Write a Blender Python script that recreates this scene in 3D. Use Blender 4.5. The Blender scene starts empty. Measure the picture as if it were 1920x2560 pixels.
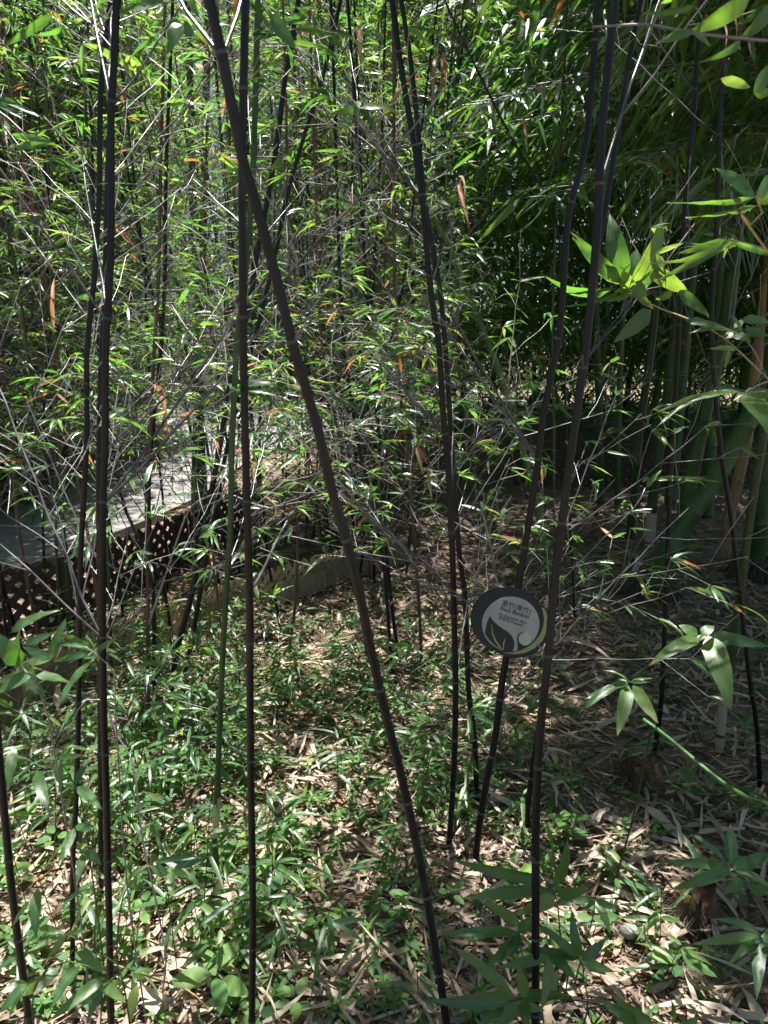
import bpy, math, random
import numpy as np
from math import radians, sin, cos, pi
from mathutils import Vector, Matrix

# ------------------------------------------------------------------ camera, sky, sun, exposure
F, CX, CY = 1849.0, 960.0, 1280.0          # focal length and centre in photo pixels (1920 x 2560)
PITCH, CAMH = radians(13.5), 1.5
sc = bpy.context.scene
cam_d = bpy.data.cameras.new('camera')
cam = bpy.data.objects.new('camera', cam_d)
sc.collection.objects.link(cam)
cam.location = (0, 0, CAMH)
cam.rotation_euler = (pi / 2 - PITCH, 0, 0)
cam_d.sensor_fit = 'VERTICAL'
cam_d.sensor_width = cam_d.sensor_height = 36
cam_d.lens = 36 * F / 2560
cam_d.clip_start, cam_d.clip_end = 0.02, 300
cam_d.dof.use_dof = True
cam_d.dof.focus_distance = 2.7
cam_d.dof.aperture_fstop = 9.0
sc.camera = cam

SUN_AZ, SUN_EL = radians(4), radians(77)   # azimuth clockwise from +Y (the view direction)
world = bpy.data.worlds.new('World')
sc.world = world
world.use_nodes = True
wn = world.node_tree.nodes
sky_n = wn.new('ShaderNodeTexSky')
sky_n.sky_type = 'NISHITA'
sky_n.sun_disc = False
sky_n.sun_elevation, sky_n.sun_rotation = SUN_EL, SUN_AZ
sky_n.air_density, sky_n.dust_density = 1.0, 1.5
wn['Background'].inputs[1].default_value = 0.05
world.node_tree.links.new(sky_n.outputs[0], wn['Background'].inputs[0])
sun_d = bpy.data.lights.new('sun', 'SUN')
sun_d.energy, sun_d.angle, sun_d.color = 5.0, radians(0.53), (1.0, 0.975, 0.93)
sun = bpy.data.objects.new('sun', sun_d)
sc.collection.objects.link(sun)
SUNV = Vector((sin(SUN_AZ) * cos(SUN_EL), cos(SUN_AZ) * cos(SUN_EL), sin(SUN_EL)))
sun.rotation_euler = SUNV.to_track_quat('Z', 'Y').to_euler()
sun.location = SUNV * 30
sc.view_settings.view_transform = 'Standard'
sc.view_settings.look = 'None'
sc.view_settings.exposure = 1.88
sc.view_settings.gamma = 1
try:
    sc.cycles.max_bounces = 10
    sc.cycles.diffuse_bounces = 5
    sc.cycles.transmission_bounces = 6
    sc.cycles.transparent_max_bounces = 12
    sc.cycles.use_denoising = True
    sc.cycles.sample_clamp_indirect = 8
except Exception:
    pass

# ------------------------------------------------------------------ helpers
R = random.Random(7)
rng = np.random.default_rng(11)
RIGHT, FWD, UP = Vector((1, 0, 0)), Vector((0, cos(PITCH), -sin(PITCH))), Vector((0, sin(PITCH), cos(PITCH)))
CAM = Vector((0, 0, CAMH))


def at(px, py, zc):
    return CAM + FWD * zc + RIGHT * ((px - CX) / F * zc) + UP * (-(py - CY) / F * zc)


def proj(p):
    d = Vector(p) - CAM
    z = d.dot(FWD)
    if z < 0.05:
        return (-1e4, -1e4, z)
    return (CX + F * d.dot(RIGHT) / z, CY - F * d.dot(UP) / z, z)


def gzc(px, py, z=0.0):
    """camera depth at which the ray of a photo pixel meets the ground"""
    d = FWD + RIGHT * ((px - CX) / F) + UP * (-(py - CY) / F)
    return (z - CAMH) / d.z


def ground_pt(px, py, z=0.0):
    return at(px, py, gzc(px, py, z))


def hg(x, y):
    """height of the soil"""
    return (0.012 * np.sin(x * 5.1 + 1.3) * np.cos(y * 4.3 + .4) + 0.016 * np.sin(x * 2.3 - y * 1.7)
            + 0.006 * np.sin(x * 13 + y * 9) + 0.004 * np.cos(x * 21 - y * 17))


def link(o, parent=None):
    sc.collection.objects.link(o)
    if parent is not None:
        o.parent = parent
    return o


def thing(name, label, cat, loc=(0, 0, 0), group=None):
    o = bpy.data.objects.new(name, None)
    o.empty_display_size = 0.05
    o.location = loc
    link(o)
    return tag(o, label, cat, group)


def tag(o, label=None, cat=None, group=None, kind=None):
    if label: o['label'] = label
    if cat: o['category'] = cat
    if group: o['group'] = group
    if kind: o['kind'] = kind
    return o


def mk_mesh(name, V, quads=None, tris=None, mats=(), attrs=None, midx=None, smooth=True):
    V = np.asarray(V, np.float32).reshape(-1, 3)
    parts, starts, tot = [], [], []
    n = 0
    for arr, k in ((quads, 4), (tris, 3)):
        if arr is None or len(arr) == 0:
            continue
        arr = np.asarray(arr, np.int32).reshape(-1, k)
        parts.append(arr.ravel())
        starts.append(n + np.arange(len(arr)) * k)
        tot.append(np.full(len(arr), k))
        n += arr.size
    me = bpy.data.meshes.new(name)
    me.vertices.add(len(V))
    me.vertices.foreach_set('co', V.ravel())
    loops = np.concatenate(parts)
    me.loops.add(len(loops))
    me.loops.foreach_set('vertex_index', loops)
    st = np.concatenate(starts)
    me.polygons.add(len(st))
    me.polygons.foreach_set('loop_start', st.astype(np.int32))
    if midx is not None:
        me.polygons.foreach_set('material_index', np.asarray(midx, np.int32))
    me.polygons.foreach_set('use_smooth', np.full(len(st), smooth))
    me.update(calc_edges=True)
    for m in mats:
        me.materials.append(m)
    for k, a in (attrs or {}).items():
        at_ = me.attributes.new(k, 'FLOAT', 'POINT')
        at_.data.foreach_set('value', np.asarray(a, np.float32))
    return me


def add(name, me, parent=None, loc=None):
    o = bpy.data.objects.new(name, me)
    if loc is not None:
        o.location = loc
    return link(o, parent)


def norm(a):
    return a / np.maximum(np.linalg.norm(a, axis=-1, keepdims=True), 1e-9)


class Acc:
    """collects thin segments and leaves, then turns them into arrays"""
    def __init__(s):
        s.seg, s.leaf = [], []

    def s_(s, p0, p1, r0, r1, t0, t1):
        s.seg.append((p0[0], p0[1], p0[2], p1[0], p1[1], p1[2], r0, r1, t0, t1))

    def l_(s, p, d, n, L, W, bow, r, dry=0):
        s.leaf.append((p[0], p[1], p[2], d[0], d[1], d[2], n[0], n[1], n[2], L, W, bow, r, dry))


def seg_arrays(seg, k=3, origin=(0, 0, 0)):
    A = np.array(seg, np.float64)
    o = np.array(origin)
    p0, p1 = A[:, 0:3] - o, A[:, 3:6] - o
    d = norm(p1 - p0)
    ref = np.where(np.abs(d[:, 2:3]) > .9, [[1., 0, 0]], [[0, 0, 1.]])
    a = norm(np.cross(d, ref))
    b = np.cross(d, a)
    th = np.arange(k) * 2 * pi / k
    ring = a[:, None, :] * np.cos(th)[None, :, None] + b[:, None, :] * np.sin(th)[None, :, None]
    v0 = p0[:, None, :] + ring * A[:, 6][:, None, None]
    v1 = p1[:, None, :] + ring * A[:, 7][:, None, None]
    V = np.stack([v0, v1], 1).reshape(-1, 3)
    n = len(A)
    base = (np.arange(n) * 2 * k)[:, None]
    i = np.arange(k)
    j = (i + 1) % k
    Q = np.stack([base + i, base + j, base + k + j, base + k + i], -1).reshape(-1, 4)
    T = np.repeat(A[:, 8:10], k, axis=1).reshape(-1)
    return V, Q, T


LEAF_ST = {3: ([.0, .14, .42, .74, 1.], [0, .78, 1., .62, 0]), 2: ([0, .22, .62, 1.], [0, .95, .85, 0])}


def leaf_arrays(leaf, lod=2, origin=(0, 0, 0)):
    A = np.array(leaf, np.float64)
    n = len(A)
    p = A[:, 0:3] - np.array(origin)
    d = norm(A[:, 3:6])
    nn = A[:, 6:9]
    side = norm(np.cross(d, nn))
    nn = np.cross(side, d)
    L, W, bow, r = A[:, 9:10], A[:, 10:11], A[:, 11:12], A[:, 12]
    st, wd = LEAF_ST[lod]
    cols = []
    for v, w in zip(st, wd):
        c = p + d * L * v - np.array([[0, 0, 1.]]) * (bow * L * v * v)
        if w == 0:
            cols.append(c)
        elif lod == 3:
            h = side * W * .5 * w
            cols += [c - h + nn * W * .12 * w, c, c + h + nn * W * .12 * w]
        else:
            h = side * W * .5 * w
            cols += [c - h, c + h]
    k = len(cols)
    V = np.stack(cols, 1).reshape(-1, 3)
    b = (np.arange(n) * k)[:, None]
    if lod == 3:
        q = [[1, 2, 5, 4], [2, 3, 6, 5], [4, 5, 8, 7], [5, 6, 9, 8]]
        t = [[0, 2, 1], [0, 3, 2], [7, 8, 10], [8, 9, 10]]
    else:
        q = [[1, 2, 4, 3]]
        t = [[0, 2, 1], [3, 4, 5]]
    Q = np.concatenate([b + np.array(x) for x in q], 0)
    T = np.concatenate([b + np.array(x) for x in t], 0)
    rr = np.repeat(r, k)
    dry = A[:, 13].astype(int)
    mi = np.concatenate([np.tile(dry, len(q)), np.tile(dry, len(t))])
    return V, Q, T, rr, mi


def leaf_mesh(name, leaf, mats, lod=2, origin=(0, 0, 0)):
    V, Q, T, rr, mi = leaf_arrays(leaf, lod, origin)
    return mk_mesh(name, V, Q, T, mats, {'r': rr}, mi)


def seg_mesh(name, seg, mat, k=3, origin=(0, 0, 0)):
    V, Q, T = seg_arrays(seg, k, origin)
    return mk_mesh(name, V, Q, None, [mat], {'t': T})


def spline(pts, n=10):
    """Catmull-Rom through a list of Vectors"""
    P = [pts[0] * 2 - pts[1]] + list(pts) + [pts[-1] * 2 - pts[-2]]
    out = []
    for i in range(1, len(P) - 2):
        for k in range(n):
            t = k / n
            a, b, c, d = P[i - 1], P[i], P[i + 1], P[i + 2]
            out.append(.5 * ((2 * b) + (c - a) * t + (2 * a - 5 * b + 4 * c - d) * t * t + (3 * b - a - 3 * c + d) * t ** 3))
    out.append(P[-2].copy())
    return out


class Line:
    """arc-length parametrised polyline"""
    def __init__(s, pts):
        s.p = [Vector(p) for p in pts]
        s.c = [0.]
        for a, b in zip(s.p, s.p[1:]):
            s.c.append(s.c[-1] + (b - a).length)
        s.len = s.c[-1]

    def __call__(s, d):
        d = min(max(d, 0), s.len)
        lo, hi = 0, len(s.c) - 1
        while hi - lo > 1:
            m = (lo + hi) // 2
            if s.c[m] <= d: lo = m
            else: hi = m
        f = (d - s.c[lo]) / max(1e-9, s.c[hi] - s.c[lo])
        return s.p[lo].lerp(s.p[hi], f)

    def tan(s, d):
        return (s(d + .02) - s(d - .02)).normalized()


def sweep(stations, k=10):
    """stations: (point, tangent, radius, t) -> arrays of a closed tube"""
    V, T = [], []
    ref = Vector((0, 1, 0))
    for p, tg, r, t in stations:
        a = tg.cross(ref).normalized()
        b = tg.cross(a)
        for i in range(k):
            th = 2 * pi * i / k
            V.append(p + (a * cos(th) + b * sin(th)) * r)
            T.append(t)
    n = len(stations)
    Q = [(s * k + i, s * k + (i + 1) % k, (s + 1) * k + (i + 1) % k, (s + 1) * k + i) for s in range(n - 1) for i in range(k)]
    V = [tuple(v) for v in V]
    tri = []
    for s, flip in ((0, 1), (n - 1, 0)):
        c = len(V)
        V.append(tuple(stations[s][0]))
        T.append(stations[s][3])
        for i in range(k):
            e = (s * k + i, s * k + (i + 1) % k, c)
            tri.append(e[::-1] if flip else e)
    return V, Q, tri, T


# ------------------------------------------------------------------ materials
MAT = {}


def nodes(name):
    m = bpy.data.materials.new(name)
    m.use_nodes = True
    nt = m.node_tree
    nt.nodes.clear()
    MAT[name] = m
    out = nt.nodes.new('ShaderNodeOutputMaterial')
    return m, nt, out


def nd(nt, typ, **kw):
    n = nt.nodes.new(typ)
    for k, v in kw.items():
        if k.startswith('i_'):
            n.inputs[int(k[2:]) if k[2:].isdigit() else k[2:]].default_value = v
        else:
            setattr(n, k, v)
    return n


def ramp(nt, src, stops, interp='LINEAR'):
    n = nt.nodes.new('ShaderNodeValToRGB')
    n.color_ramp.interpolation = interp
    e = n.color_ramp.elements
    while len(e) > 1:
        e.remove(e[-1])
    e[0].position, e[0].color = stops[0][0], (*stops[0][1], 1)
    for p, c in stops[1:]:
        x = e.new(p)
        x.color = (*c, 1)
    nt.links.new(src, n.inputs[0])
    return n.outputs[0]


def rand_value(nt):
    a = nd(nt, 'ShaderNodeAttribute', attribute_name='r')
    oi = nd(nt, 'ShaderNodeObjectInfo')
    s = nd(nt, 'ShaderNodeMath', operation='ADD')
    nt.links.new(a.outputs['Fac'], s.inputs[0])
    nt.links.new(oi.outputs['Random'], s.inputs[1])
    f = nd(nt, 'ShaderNodeMath', operation='FRACT')
    nt.links.new(s.outputs[0], f.inputs[0])
    return f.outputs[0]


def leaf_material(name, stops, trans, rough=.42, tmix=.48, spec=.5, veins=False, spots=0.0, tips=0.0):
    m, nt, out = nodes(name)
    r = rand_value(nt)
    col = ramp(nt, r, stops)
    tcol = ramp(nt, r, trans)
    geo = nd(nt, 'ShaderNodeNewGeometry')
    if spots or veins:
        tc = nd(nt, 'ShaderNodeTexCoord')
        if veins:
            mp = nd(nt, 'ShaderNodeMapping')
            mp.inputs['Scale'].default_value = (34, 1.2, 0)
            nt.links.new(tc.outputs['Object'], mp.inputs[0])
            nz = nd(nt, 'ShaderNodeTexNoise', i_2=1.0, i_3=2.0)
            nt.links.new(mp.outputs[0], nz.inputs[0])
            for_mul = ramp(nt, nz.outputs[0], [(.3, (.72, .74, .7)), (.7, (1.18, 1.15, 1.1))])
            mx = nd(nt, 'ShaderNodeMix', data_type='RGBA', blend_type='MULTIPLY')
            mx.inputs[0].default_value = 1
            nt.links.new(col, mx.inputs[6]); nt.links.new(for_mul, mx.inputs[7])
            col = mx.outputs[2]
            mx = nd(nt, 'ShaderNodeMix', data_type='RGBA', blend_type='MULTIPLY')
            mx.inputs[0].default_value = 1
            nt.links.new(tcol, mx.inputs[6]); nt.links.new(for_mul, mx.inputs[7])
            tcol = mx.outputs[2]
        nz = nd(nt, 'ShaderNodeTexNoise', i_2=30.0 if not veins else 9.0, i_3=3.0)
        nt.links.new(tc.outputs['Object'] if veins else geo.outputs['Position'], nz.inputs[0])
        fac = ramp(nt, nz.outputs[0], [(.66, (0, 0, 0)), (.74, (spots,) * 3)])
        mx = nd(nt, 'ShaderNodeMix', data_type='RGBA')
        nt.links.new(fac, mx.inputs[0]); nt.links.new(col, mx.inputs[6])
        mx.inputs[7].default_value = (.22, .17, .06, 1)
        col = mx.outputs[2]
    if tips:                      # pale midrib and browned tip on the single leaves
        sx = nd(nt, 'ShaderNodeSeparateXYZ')
        nt.links.new(tc.outputs['Object'], sx.inputs[0])
        ab = nd(nt, 'ShaderNodeMath', operation='ABSOLUTE')
        nt.links.new(sx.outputs[0], ab.inputs[0])
        rib = ramp(nt, ab.outputs[0], [(.012, (.55,) * 3), (.035, (0, 0, 0))])
        ad = nd(nt, 'ShaderNodeMath', operation='MULTIPLY_ADD')
        ad.inputs[1].default_value = .14
        nt.links.new(r, ad.inputs[0]); nt.links.new(sx.outputs[1], ad.inputs[2])
        tip = ramp(nt, ad.outputs[0], [(.98, (0, 0, 0)), (1.0, (tips,) * 3)])
        for f_, c_ in ((rib, (.16, .24, .08, 1)), (tip, (.26, .17, .07, 1))):
            mx = nd(nt, 'ShaderNodeMix', data_type='RGBA')
            nt.links.new(f_, mx.inputs[0]); nt.links.new(col, mx.inputs[6])
            mx.inputs[7].default_value = c_
            col = mx.outputs[2]
    p = nd(nt, 'ShaderNodeBsdfPrincipled')
    p.inputs['Roughness'].default_value = rough
    p.inputs['Specular IOR Level'].default_value = spec
    nt.links.new(col, p.inputs['Base Color'])
    t = nd(nt, 'ShaderNodeBsdfTranslucent')
    nt.links.new(tcol, t.inputs[0])
    mix = nd(nt, 'ShaderNodeMixShader')
    mix.inputs[0].default_value = tmix
    nt.links.new(p.outputs[0], mix.inputs[1]); nt.links.new(t.outputs[0], mix.inputs[2])
    nt.links.new(mix.outputs[0], out.inputs[0])
    return m


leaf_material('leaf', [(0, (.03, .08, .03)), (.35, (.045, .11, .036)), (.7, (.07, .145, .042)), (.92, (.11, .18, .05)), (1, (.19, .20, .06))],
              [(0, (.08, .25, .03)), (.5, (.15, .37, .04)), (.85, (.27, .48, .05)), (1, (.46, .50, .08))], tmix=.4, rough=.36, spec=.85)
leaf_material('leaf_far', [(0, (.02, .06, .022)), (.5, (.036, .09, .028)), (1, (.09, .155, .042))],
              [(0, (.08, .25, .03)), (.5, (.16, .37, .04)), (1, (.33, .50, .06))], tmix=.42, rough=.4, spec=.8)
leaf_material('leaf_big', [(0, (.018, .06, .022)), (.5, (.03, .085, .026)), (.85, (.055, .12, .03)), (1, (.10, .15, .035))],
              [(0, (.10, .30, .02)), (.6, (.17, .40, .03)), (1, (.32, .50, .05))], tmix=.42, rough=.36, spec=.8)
leaf_material('leaf_hero', [(0, (.03, .085, .03)), (.5, (.045, .115, .034)), (.85, (.075, .15, .038)), (1, (.13, .18, .045))],
              [(0, (.12, .34, .03)), (.6, (.21, .46, .035)), (1, (.36, .54, .05))], tmix=.42, rough=.42, spec=.8, veins=True, spots=.25, tips=.85)
leaf_material('leaf_shoot', [(0, (.03, .085, .03)), (.5, (.045, .115, .034)), (.85, (.075, .15, .038)), (1, (.13, .18, .045))],
              [(0, (.12, .34, .03)), (.6, (.21, .46, .035)), (1, (.36, .54, .05))], tmix=.42, rough=.42, spec=.8, spots=.15)
leaf_material('weed_leaf', [(0, (.035, .10, .03)), (.5, (.065, .155, .042)), (1, (.13, .22, .055))],
              [(0, (.14, .34, .03)), (.6, (.26, .48, .05)), (1, (.42, .56, .08))], tmix=.35, rough=.55, spots=.2, spec=.3)
leaf_material('dry_leaf', [(0, (.07, .048, .032)), (.2, (.17, .125, .085)), (.5, (.31, .24, .175)), (.8, (.42, .34, .26)), (.93, (.47, .39, .30)), (.97, (.40, .31, .22)), (1, (.28, .11, .05))],
              [(0, (.25, .12, .05)), (.6, (.40, .24, .10)), (1, (.55, .20, .05))], tmix=.22, rough=.7, spec=.25)
leaf_material('orange_leaf', [(0, (.20, .08, .03)), (.5, (.28, .14, .06)), (1, (.30, .22, .13))],
              [(0, (.45, .15, .04)), (1, (.5, .26, .09))], tmix=.35, rough=.6, spec=.25)
leaf_material('sheath', [(0, (.30, .225, .16)), (.4, (.42, .335, .25)), (.75, (.50, .415, .32)), (1, (.36, .31, .26))],
              [(0, (.3, .18, .08)), (1, (.42, .28, .14))], tmix=.1, rough=.65, spec=.3, veins=True, spots=.5)


def culm_material(name, dark, light, rough=.38, streak=.5, bloom=None, coat=.15):
    m, nt, out = nodes(name)
    tc = nd(nt, 'ShaderNodeTexCoord')
    mp = nd(nt, 'ShaderNodeMapping')
    mp.inputs['Scale'].default_value = (170, 170, 5)
    nt.links.new(tc.outputs['Object'], mp.inputs[0])
    nz = nd(nt, 'ShaderNodeTexNoise', i_2=1.0, i_3=4.0)
    nt.links.new(mp.outputs[0], nz.inputs[0])
    nz2 = nd(nt, 'ShaderNodeTexNoise', i_2=7.0, i_3=4.0)
    nt.links.new(tc.outputs['Object'], nz2.inputs[0])
    mul = nd(nt, 'ShaderNodeMath', operation='MULTIPLY')
    nt.links.new(nz.outputs[0], mul.inputs[0]); nt.links.new(nz2.outputs[0], mul.inputs[1])
    col = ramp(nt, mul.outputs[0], [(.16, dark), (.16 + streak * .5, light)])
    mot = nd(nt, 'ShaderNodeTexNoise', i_2=3.5, i_3=6.0, i_4=.7)
    nt.links.new(tc.outputs['Object'], mot.inputs[0])
    mfac = ramp(nt, mot.outputs[0], [(.52, (0, 0, 0)), (.72, (.75,) * 3)])
    mxm = nd(nt, 'ShaderNodeMix', data_type='RGBA')
    nt.links.new(mfac, mxm.inputs[0]); nt.links.new(col, mxm.inputs[6])
    mxm.inputs[7].default_value = (*(bloom or light), 1)
    col = mxm.outputs[2]
    p = nd(nt, 'ShaderNodeBsdfPrincipled')
    oi = nd(nt, 'ShaderNodeObjectInfo')
    hsv = nd(nt, 'ShaderNodeHueSaturation')
    mr = nd(nt, 'ShaderNodeMapRange')
    mr.inputs[3].default_value, mr.inputs[4].default_value = .7, 1.35
    nt.links.new(oi.outputs['Random'], mr.inputs[0]); nt.links.new(mr.outputs[0], hsv.inputs['Value'])
    nt.links.new(col, hsv.inputs['Color'])
    nt.links.new(hsv.outputs[0], p.inputs['Base Color'])
    rr = nd(nt, 'ShaderNodeMapRange')
    rr.inputs[3].default_value, rr.inputs[4].default_value = rough - .08, rough + .2
    nt.links.new(nz2.outputs[0], rr.inputs[0]); nt.links.new(rr.outputs[0], p.inputs['Roughness'])
    p.inputs['Coat Weight'].default_value = coat
    p.inputs['Specular IOR Level'].default_value = .3
    bp = nd(nt, 'ShaderNodeBump')
    bp.inputs['Strength'].default_value = .25
    bp.inputs['Distance'].default_value = .002
    nt.links.new(nz.outputs[0], bp.inputs['Height']); nt.links.new(bp.outputs[0], p.inputs['Normal'])
    nt.links.new(p.outputs[0], out.inputs[0])
    return m


culm_material('culm_black', (.0025, .003, .004), (.009, .010, .0115), .36, coat=0., bloom=(.024, .027, .028))
culm_material('culm_brown', (.05, .028, .02), (.17, .10, .07), .5)
culm_material('culm_green', (.014, .04, .010), (.045, .09, .022), .38)
culm_material('culm_giant', (.018, .062, .015), (.055, .115, .03), .42, coat=.05, bloom=(.075, .10, .05))
culm_material('culm_pale', (.05, .10, .03), (.12, .17, .07), .45)
culm_material('culm_tan', (.20, .13, .05), (.40, .29, .14), .5)


def twig_material():
    m, nt, out = nodes('twig')
    a = nd(nt, 'ShaderNodeAttribute', attribute_name='t')
    geo = nd(nt, 'ShaderNodeNewGeometry')
    nz = nd(nt, 'ShaderNodeTexNoise', i_2=14.0, i_3=3.0)
    nt.links.new(geo.outputs['Position'], nz.inputs[0])
    s = nd(nt, 'ShaderNodeMath', operation='MULTIPLY_ADD')
    s.inputs[1].default_value = .9
    nt.links.new(nz.outputs[0], s.inputs[0]); nt.links.new(a.outputs['Fac'], s.inputs[2])
    sub = nd(nt, 'ShaderNodeMath', operation='SUBTRACT')
    sub.inputs[1].default_value = .45
    nt.links.new(s.outputs[0], sub.inputs[0])
    col = ramp(nt, sub.outputs[0], [(0, (.02, .018, .024)), (.25, (.07, .061, .067)), (.6, (.21, .185, .19)), (1, (.40, .34, .31))])
    p = nd(nt, 'ShaderNodeBsdfPrincipled')
    p.inputs['Roughness'].default_value = .36
    p.inputs['Specular IOR Level'].default_value = .65
    nt.links.new(col, p.inputs['Base Color'])
    nt.links.new(p.outputs[0], out.inputs[0])


twig_material()


def noise_material(name, stops, scale=8., rough=.9, bump=.4, detail=8., dist=.01, metal=0, spec=.3, stretch=None):
    m, nt, out = nodes(name)
    tc = nd(nt, 'ShaderNodeTexCoord')
    src = tc.outputs['Object']
    if stretch:
        mp = nd(nt, 'ShaderNodeMapping')
        mp.inputs['Scale'].default_value = stretch
        nt.links.new(src, mp.inputs[0])
        src = mp.outputs[0]
    nz = nd(nt, 'ShaderNodeTexNoise', i_2=scale, i_3=detail, i_4=.65)
    nt.links.new(src, nz.inputs[0])
    col = ramp(nt, nz.outputs[0], stops)
    p = nd(nt, 'ShaderNodeBsdfPrincipled')
    p.inputs['Roughness'].default_value = rough
    p.inputs['Metallic'].default_value = metal
    p.inputs['Specular IOR Level'].default_value = spec
    nt.links.new(col, p.inputs['Base Color'])
    if bump:
        nz2 = nd(nt, 'ShaderNodeTexNoise', i_2=scale * 5, i_3=6.0)
        nt.links.new(src, nz2.inputs[0])
        bp = nd(nt, 'ShaderNodeBump')
        bp.inputs['Strength'].default_value = bump
        bp.inputs['Distance'].default_value = dist
        nt.links.new(nz2.outputs[0], bp.inputs['Height'])
        nt.links.new(bp.outputs[0], p.inputs['Normal'])
    nt.links.new(p.outputs[0], out.inputs[0])
    return m


noise_material('soil', [(.25, (.055, .038, .025)), (.45, (.13, .092, .062)), (.6, (.24, .18, .125)), (.75, (.36, .29, .21))], scale=17, bump=.9, dist=.02)
noise_material('concrete', [(.3, (.12, .118, .112)), (.55, (.18, .176, .168)), (.75, (.25, .243, .23))], scale=6, bump=.35, dist=.006)
noise_material('brown_plastic', [(.3, (.03, .02, .015)), (.7, (.06, .04, .03))], scale=20, rough=.6, bump=.15, dist=.003)
noise_material('tan_plastic', [(.3, (.28, .20, .11)), (.55, (.40, .29, .17)), (.75, (.48, .36, .22))], scale=9, rough=.6, bump=.15, dist=.003)
noise_material('node_wax', [(.3, (.014, .013, .013)), (.55, (.075, .07, .066)), (.75, (.21, .20, .185))], scale=60, rough=.7, bump=.1, dist=.002)
noise_material('node_green', [(.3, (.06, .075, .035)), (.7, (.17, .18, .10))], scale=40, rough=.6, bump=.1, dist=.002)
noise_material('rotten_wood', [(.3, (.03, .019, .012)), (.5, (.09, .05, .03)), (.7, (.19, .115, .065))], scale=22, rough=.95, bump=1., dist=.02, stretch=(1, 1, .4))
noise_material('root', [(.3, (.05, .04, .028)), (.7, (.19, .155, .11))], scale=30, rough=.9, bump=.3, dist=.004)
noise_material('moss', [(.3, (.10, .075, .015)), (.7, (.33, .25, .05))], scale=60, rough=.95, bump=1., dist=.01)
noise_material('stone', [(.3, (.12, .11, .10)), (.7, (.36, .34, .31))], scale=20, rough=.9, bump=.5, dist=.008)
noise_material('wall_paint', [(.3, (.55, .58, .62)), (.7, (.66, .69, .73))], scale=3, rough=.85, bump=.1)
noise_material('window_glass', [(.3, (.04, .05, .06)), (.7, (.06, .075, .09))], scale=1, rough=.08, bump=0, spec=.6)
noise_material('roof_slab', [(.3, (.25, .25, .25)), (.7, (.35, .35, .35))], scale=3, rough=.9, bump=.1)
noise_material('sign_black', [(.3, (.007, .008, .008)), (.7, (.011, .012, .011))], scale=4, rough=.25, bump=0, spec=.3)
noise_material('sign_white', [(.3, (.25, .25, .22)), (.7, (.30, .295, .265))], scale=14, rough=.3, bump=0, spec=.5)
noise_material('sign_olive', [(.3, (.20, .21, .075)), (.7, (.27, .28, .11))], scale=8, rough=.3, bump=0, spec=.5)
noise_material('sign_pale_green', [(.3, (.26, .33, .24)), (.7, (.42, .48, .38))], scale=500, rough=.4, bump=0, detail=2)
noise_material('cable_tie', [(.3, (.02, .02, .02)), (.7, (.03, .03, .03))], scale=4, rough=.4, bump=0)


def sheet_material():
    m, nt, out = nodes('dusty_sheet')
    tc = nd(nt, 'ShaderNodeTexCoord')
    nz = nd(nt, 'ShaderNodeTexNoise', i_2=9.0, i_3=6.0, i_4=.7)
    nt.links.new(tc.outputs['Object'], nz.inputs[0])
    fac = ramp(nt, nz.outputs[0], [(.3, (.3,) * 3), (.6, (.5,) * 3), (.8, (.75,) * 3)])
    tr = nd(nt, 'ShaderNodeBsdfTransparent')
    tr.inputs[0].default_value = (.95, .93, .88, 1)
    p = nd(nt, 'ShaderNodeBsdfPrincipled')
    p.inputs['Base Color'].default_value = (.24, .20, .125, 1)
    p.inputs['Roughness'].default_value = .3
    mix = nd(nt, 'ShaderNodeMixShader')
    nt.links.new(fac, mix.inputs[0]); nt.links.new(tr.outputs[0], mix.inputs[1]); nt.links.new(p.outputs[0], mix.inputs[2])
    nt.links.new(mix.outputs[0], out.inputs[0])


sheet_material()
M = MAT

#@@SETTING
# ------------------------------------------------------------------ the ground, the paths
def axis(lo, a, b, hi, fine, coarse):
    return np.concatenate([np.linspace(lo, a, coarse, endpoint=False), np.arange(a, b, fine), np.linspace(b, hi, coarse)])


gx, gy = axis(-70, -4, 5, 70, .05, 14), axis(-40, .3, 9, 90, .05, 14)
GX, GY = np.meshgrid(gx, gy)
fade = np.clip(1.6 - np.abs(GX - .3) / 4, 0, 1) * np.clip((11 - GY) / 3, 0, 1) * np.clip((GY + 2) / 2, 0, 1)
GZ = hg(GX, GY) * fade + rng.normal(0, .0035, GX.shape) * fade
nx, ny = len(gx), len(gy)
ii = np.arange((ny - 1) * (nx - 1))
a0 = (ii // (nx - 1)) * nx + ii % (nx - 1)
me = mk_mesh('ground', np.stack([GX, GY, GZ], -1), np.stack([a0, a0 + 1, a0 + nx + 1, a0 + nx], -1), None, [M['soil']])
tag(add('ground', me), 'brown soil floor of the bamboo grove under leaf litter', kind='structure')


def slab(name, left, right, z0, z1, label):
    L, Rr = spline(left, 6), spline(right, 6)
    V, Q = [], []
    for a, b in zip(L, Rr):
        for p, z in ((a, z0), (a, z1), (b, z1), (b, z0)):
            V.append((p.x, p.y, z))
    for i in range(len(L) - 1):
        o = i * 4
        for k in range(3):
            Q.append((o + k, o + k + 1, o + 5 + k, o + 4 + k))
    o = add(name, mk_mesh(name, V, Q, None, [M['concrete']], smooth=False))
    return tag(o, label, kind='structure')


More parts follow.
